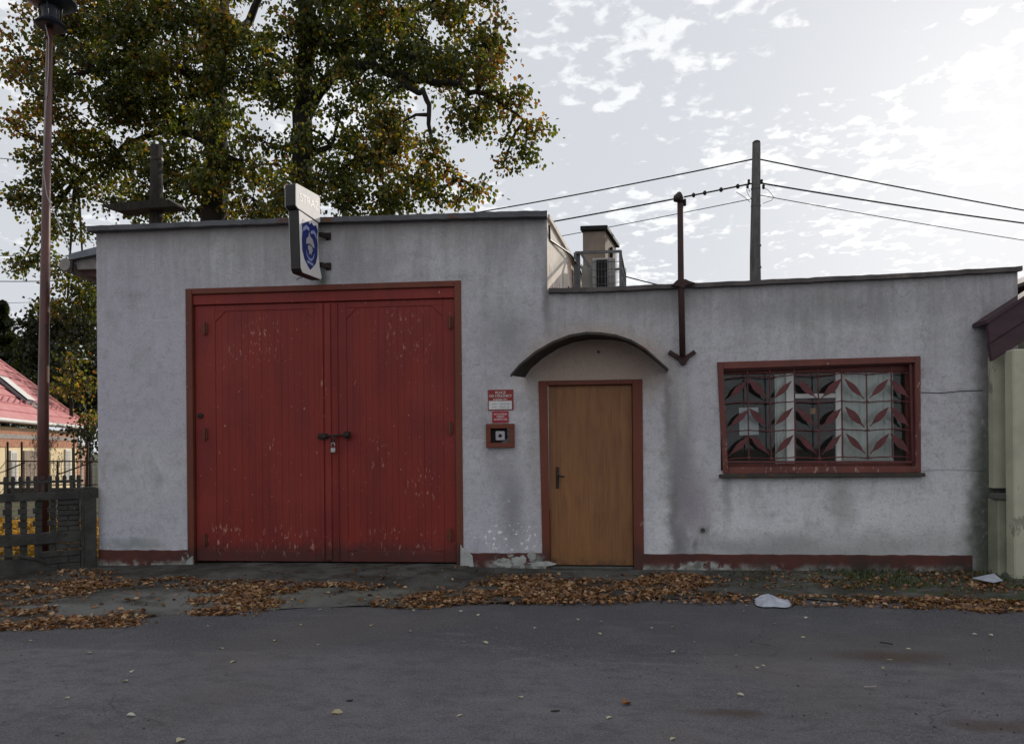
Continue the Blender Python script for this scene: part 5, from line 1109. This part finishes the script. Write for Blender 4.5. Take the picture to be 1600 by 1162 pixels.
lmr = leaves_mesh('fallen_leaf', np.zeros((1,3)), np.array([[1,.1,.2]]), np.array([[.1,.2,1]]), np.array([.07]), np.array([.05]), np.array([(.28,.12,.04)]), M['fallen'], .35)
for i, (px, py) in enumerate(road_leaves):
    p = G(px, py, -.022); big = (px, py) in ((282,1155),(527,1112),(978,1098)); k = 1.0 if big else random.uniform(.4, .75)
    brown = (px, py) == (978,1098)
    o = link('fallen_leaf', lmr if brown else lm[i % 5], None, p, (random.uniform(-.15,.15), random.uniform(-.15,.15), random.uniform(0, 6.28)), (k,k,k))
    if brown: tag(o, 'curled reddish brown leaf lying alone on the lower part of the road', 'leaf')
    elif (px, py) == (282,1155): tag(o, 'large pale leaf at the very bottom edge of the road, left of centre', 'leaf', 'pale leaves scattered on the road')
    elif (px, py) == (527,1112): tag(o, 'large cream leaf on the near asphalt straight below the garage door padlock', 'leaf', 'pale leaves scattered on the road')
    else: tag(o, 'small pale fallen leaf lying on the asphalt road', 'leaf', 'pale leaves scattered on the road')
# dark specks of grit on the near asphalt
mb = MB()
for _ in range(170):
    px = random.uniform(0, 1600); py = random.uniform(1000, 1165); p = G(px, py, -.03); r = random.uniform(.002, .006)*(1.3 if random.random() < .1 else 1); a = random.uniform(0, 6)
    mb.hexa([(p.x+math.cos(a+t)*r*(1 if z else 1.2), p.y+math.sin(a+t)*r, p.z-.004+z*r*1.1) for z in (0, 1) for t in (0,1.5,3.1,4.7)])
tag(mb.build('road_grit', M['roof']), 'scattered dark grit on the road', kind='stuff')
for i, (a, b, lab) in enumerate((((861,1110),(874,1109.5),'short dark twig on the road below the entrance door'), ((1350,1072.5),(1369,1072),'thin pale curved twig on the road below the grilled window'), ((1375,1003),(1395,1006),'brown twig beside the dirt patch on the road'), ((542,1094),(551,1093.5),'short dark twig on the road below the garage door'))):
    A, Bb = G(*a,-.024), G(*b,-.024); md = A.lerp(Bb,.5)+Vector((0,-.012,.004)); tag(MB().tube([A, md, Bb], .005, 5).build('twig', M['postwood'] if i != 1 else M['beige']), lab, 'twig')
# plastic bag and paper
def crumple(name, px, py, wpx, dpx, h, mat, label, cat, seed):
    r = random.Random(seed); c = G(px, py, -.028); w = (G(px+wpx/2, py, -.03)-G(px-wpx/2, py, -.03)).length/2; d = abs((G(px, py-dpx/2, -.03)-G(px, py+dpx/2, -.03)).y)/2
    mb = MB(); nr, ns = 7, 22; mb.v.append((c.x, c.y, c.z+h))
    for i in range(1, nr+1):
        t = i/nr
        for j in range(ns):
            a = 2*math.pi*j/ns; k = 1+.12*math.sin(3*a+seed)+.08*math.sin(5*a+1); zz = h*(1-t**2)*(.7+.6*r.random())
            mb.v.append((c.x+math.cos(a)*w*t*k, c.y+math.sin(a)*d*t*k, c.z+.002+zz+(.02*r.random() if t < 1 else 0)))
    for j in range(ns): mb.f.append((0, 1+j, 1+(j+1) % ns))
    for i in range(nr-1):
        for j in range(ns): a = 1+i*ns+j; b = 1+i*ns+(j+1) % ns; mb.f.append((a, a+ns, b+ns, b))
    o = tag(mb.build(name, mat), label, cat); return o
crumple('plastic_bag', 1205, 941, 56, 16, .032, M['bag'], 'crumpled white plastic bag lying at the edge of the road', 'bag', 3)
p = U(1545,902,-.3)
q = [G(1519,903,.03), G(1553,896,.06), G(1567,907,.02), G(1552,910,.015), G(1532,906,.03)]
mb = MB(); mb.prism(q, (0,0,.004)); tag(mb.build('paper_scrap', M['bag']), 'folded pale paper scrap at the foot of the damp wall corner', 'paper')
# weeds at the foot of the wall on the right
n = 1400; cx = rng.uniform(1.2, 4.2, n); cy = -rng.uniform(.03, .9, n)**1.2-.02; cen = np.stack([cx, cy, np.array([verge_z(a, b) for a, b in zip(cx, cy)])+.015], 1)
keep = (np.sin(cx*5)+np.sin(cx*2.3+1)+rng.normal(0,.6,n)) > .4; cen = cen[keep]; n = len(cen)
gcol = np.array([(.05,.075,.02),(.07,.085,.025),(.04,.06,.02)])[rng.integers(0,3,n)]
o = tag(link('verge_weeds', leaves_mesh('verge_weeds', cen, rnd_unit(n)*.5+np.array([0,0,.8]), rnd_unit(n), rng.uniform(.03,.07,n), rng.uniform(.008,.018,n), gcol, M['fallen'], .1)), kind='stuff')
o['label'] = 'low green weeds along the foot of the wall'
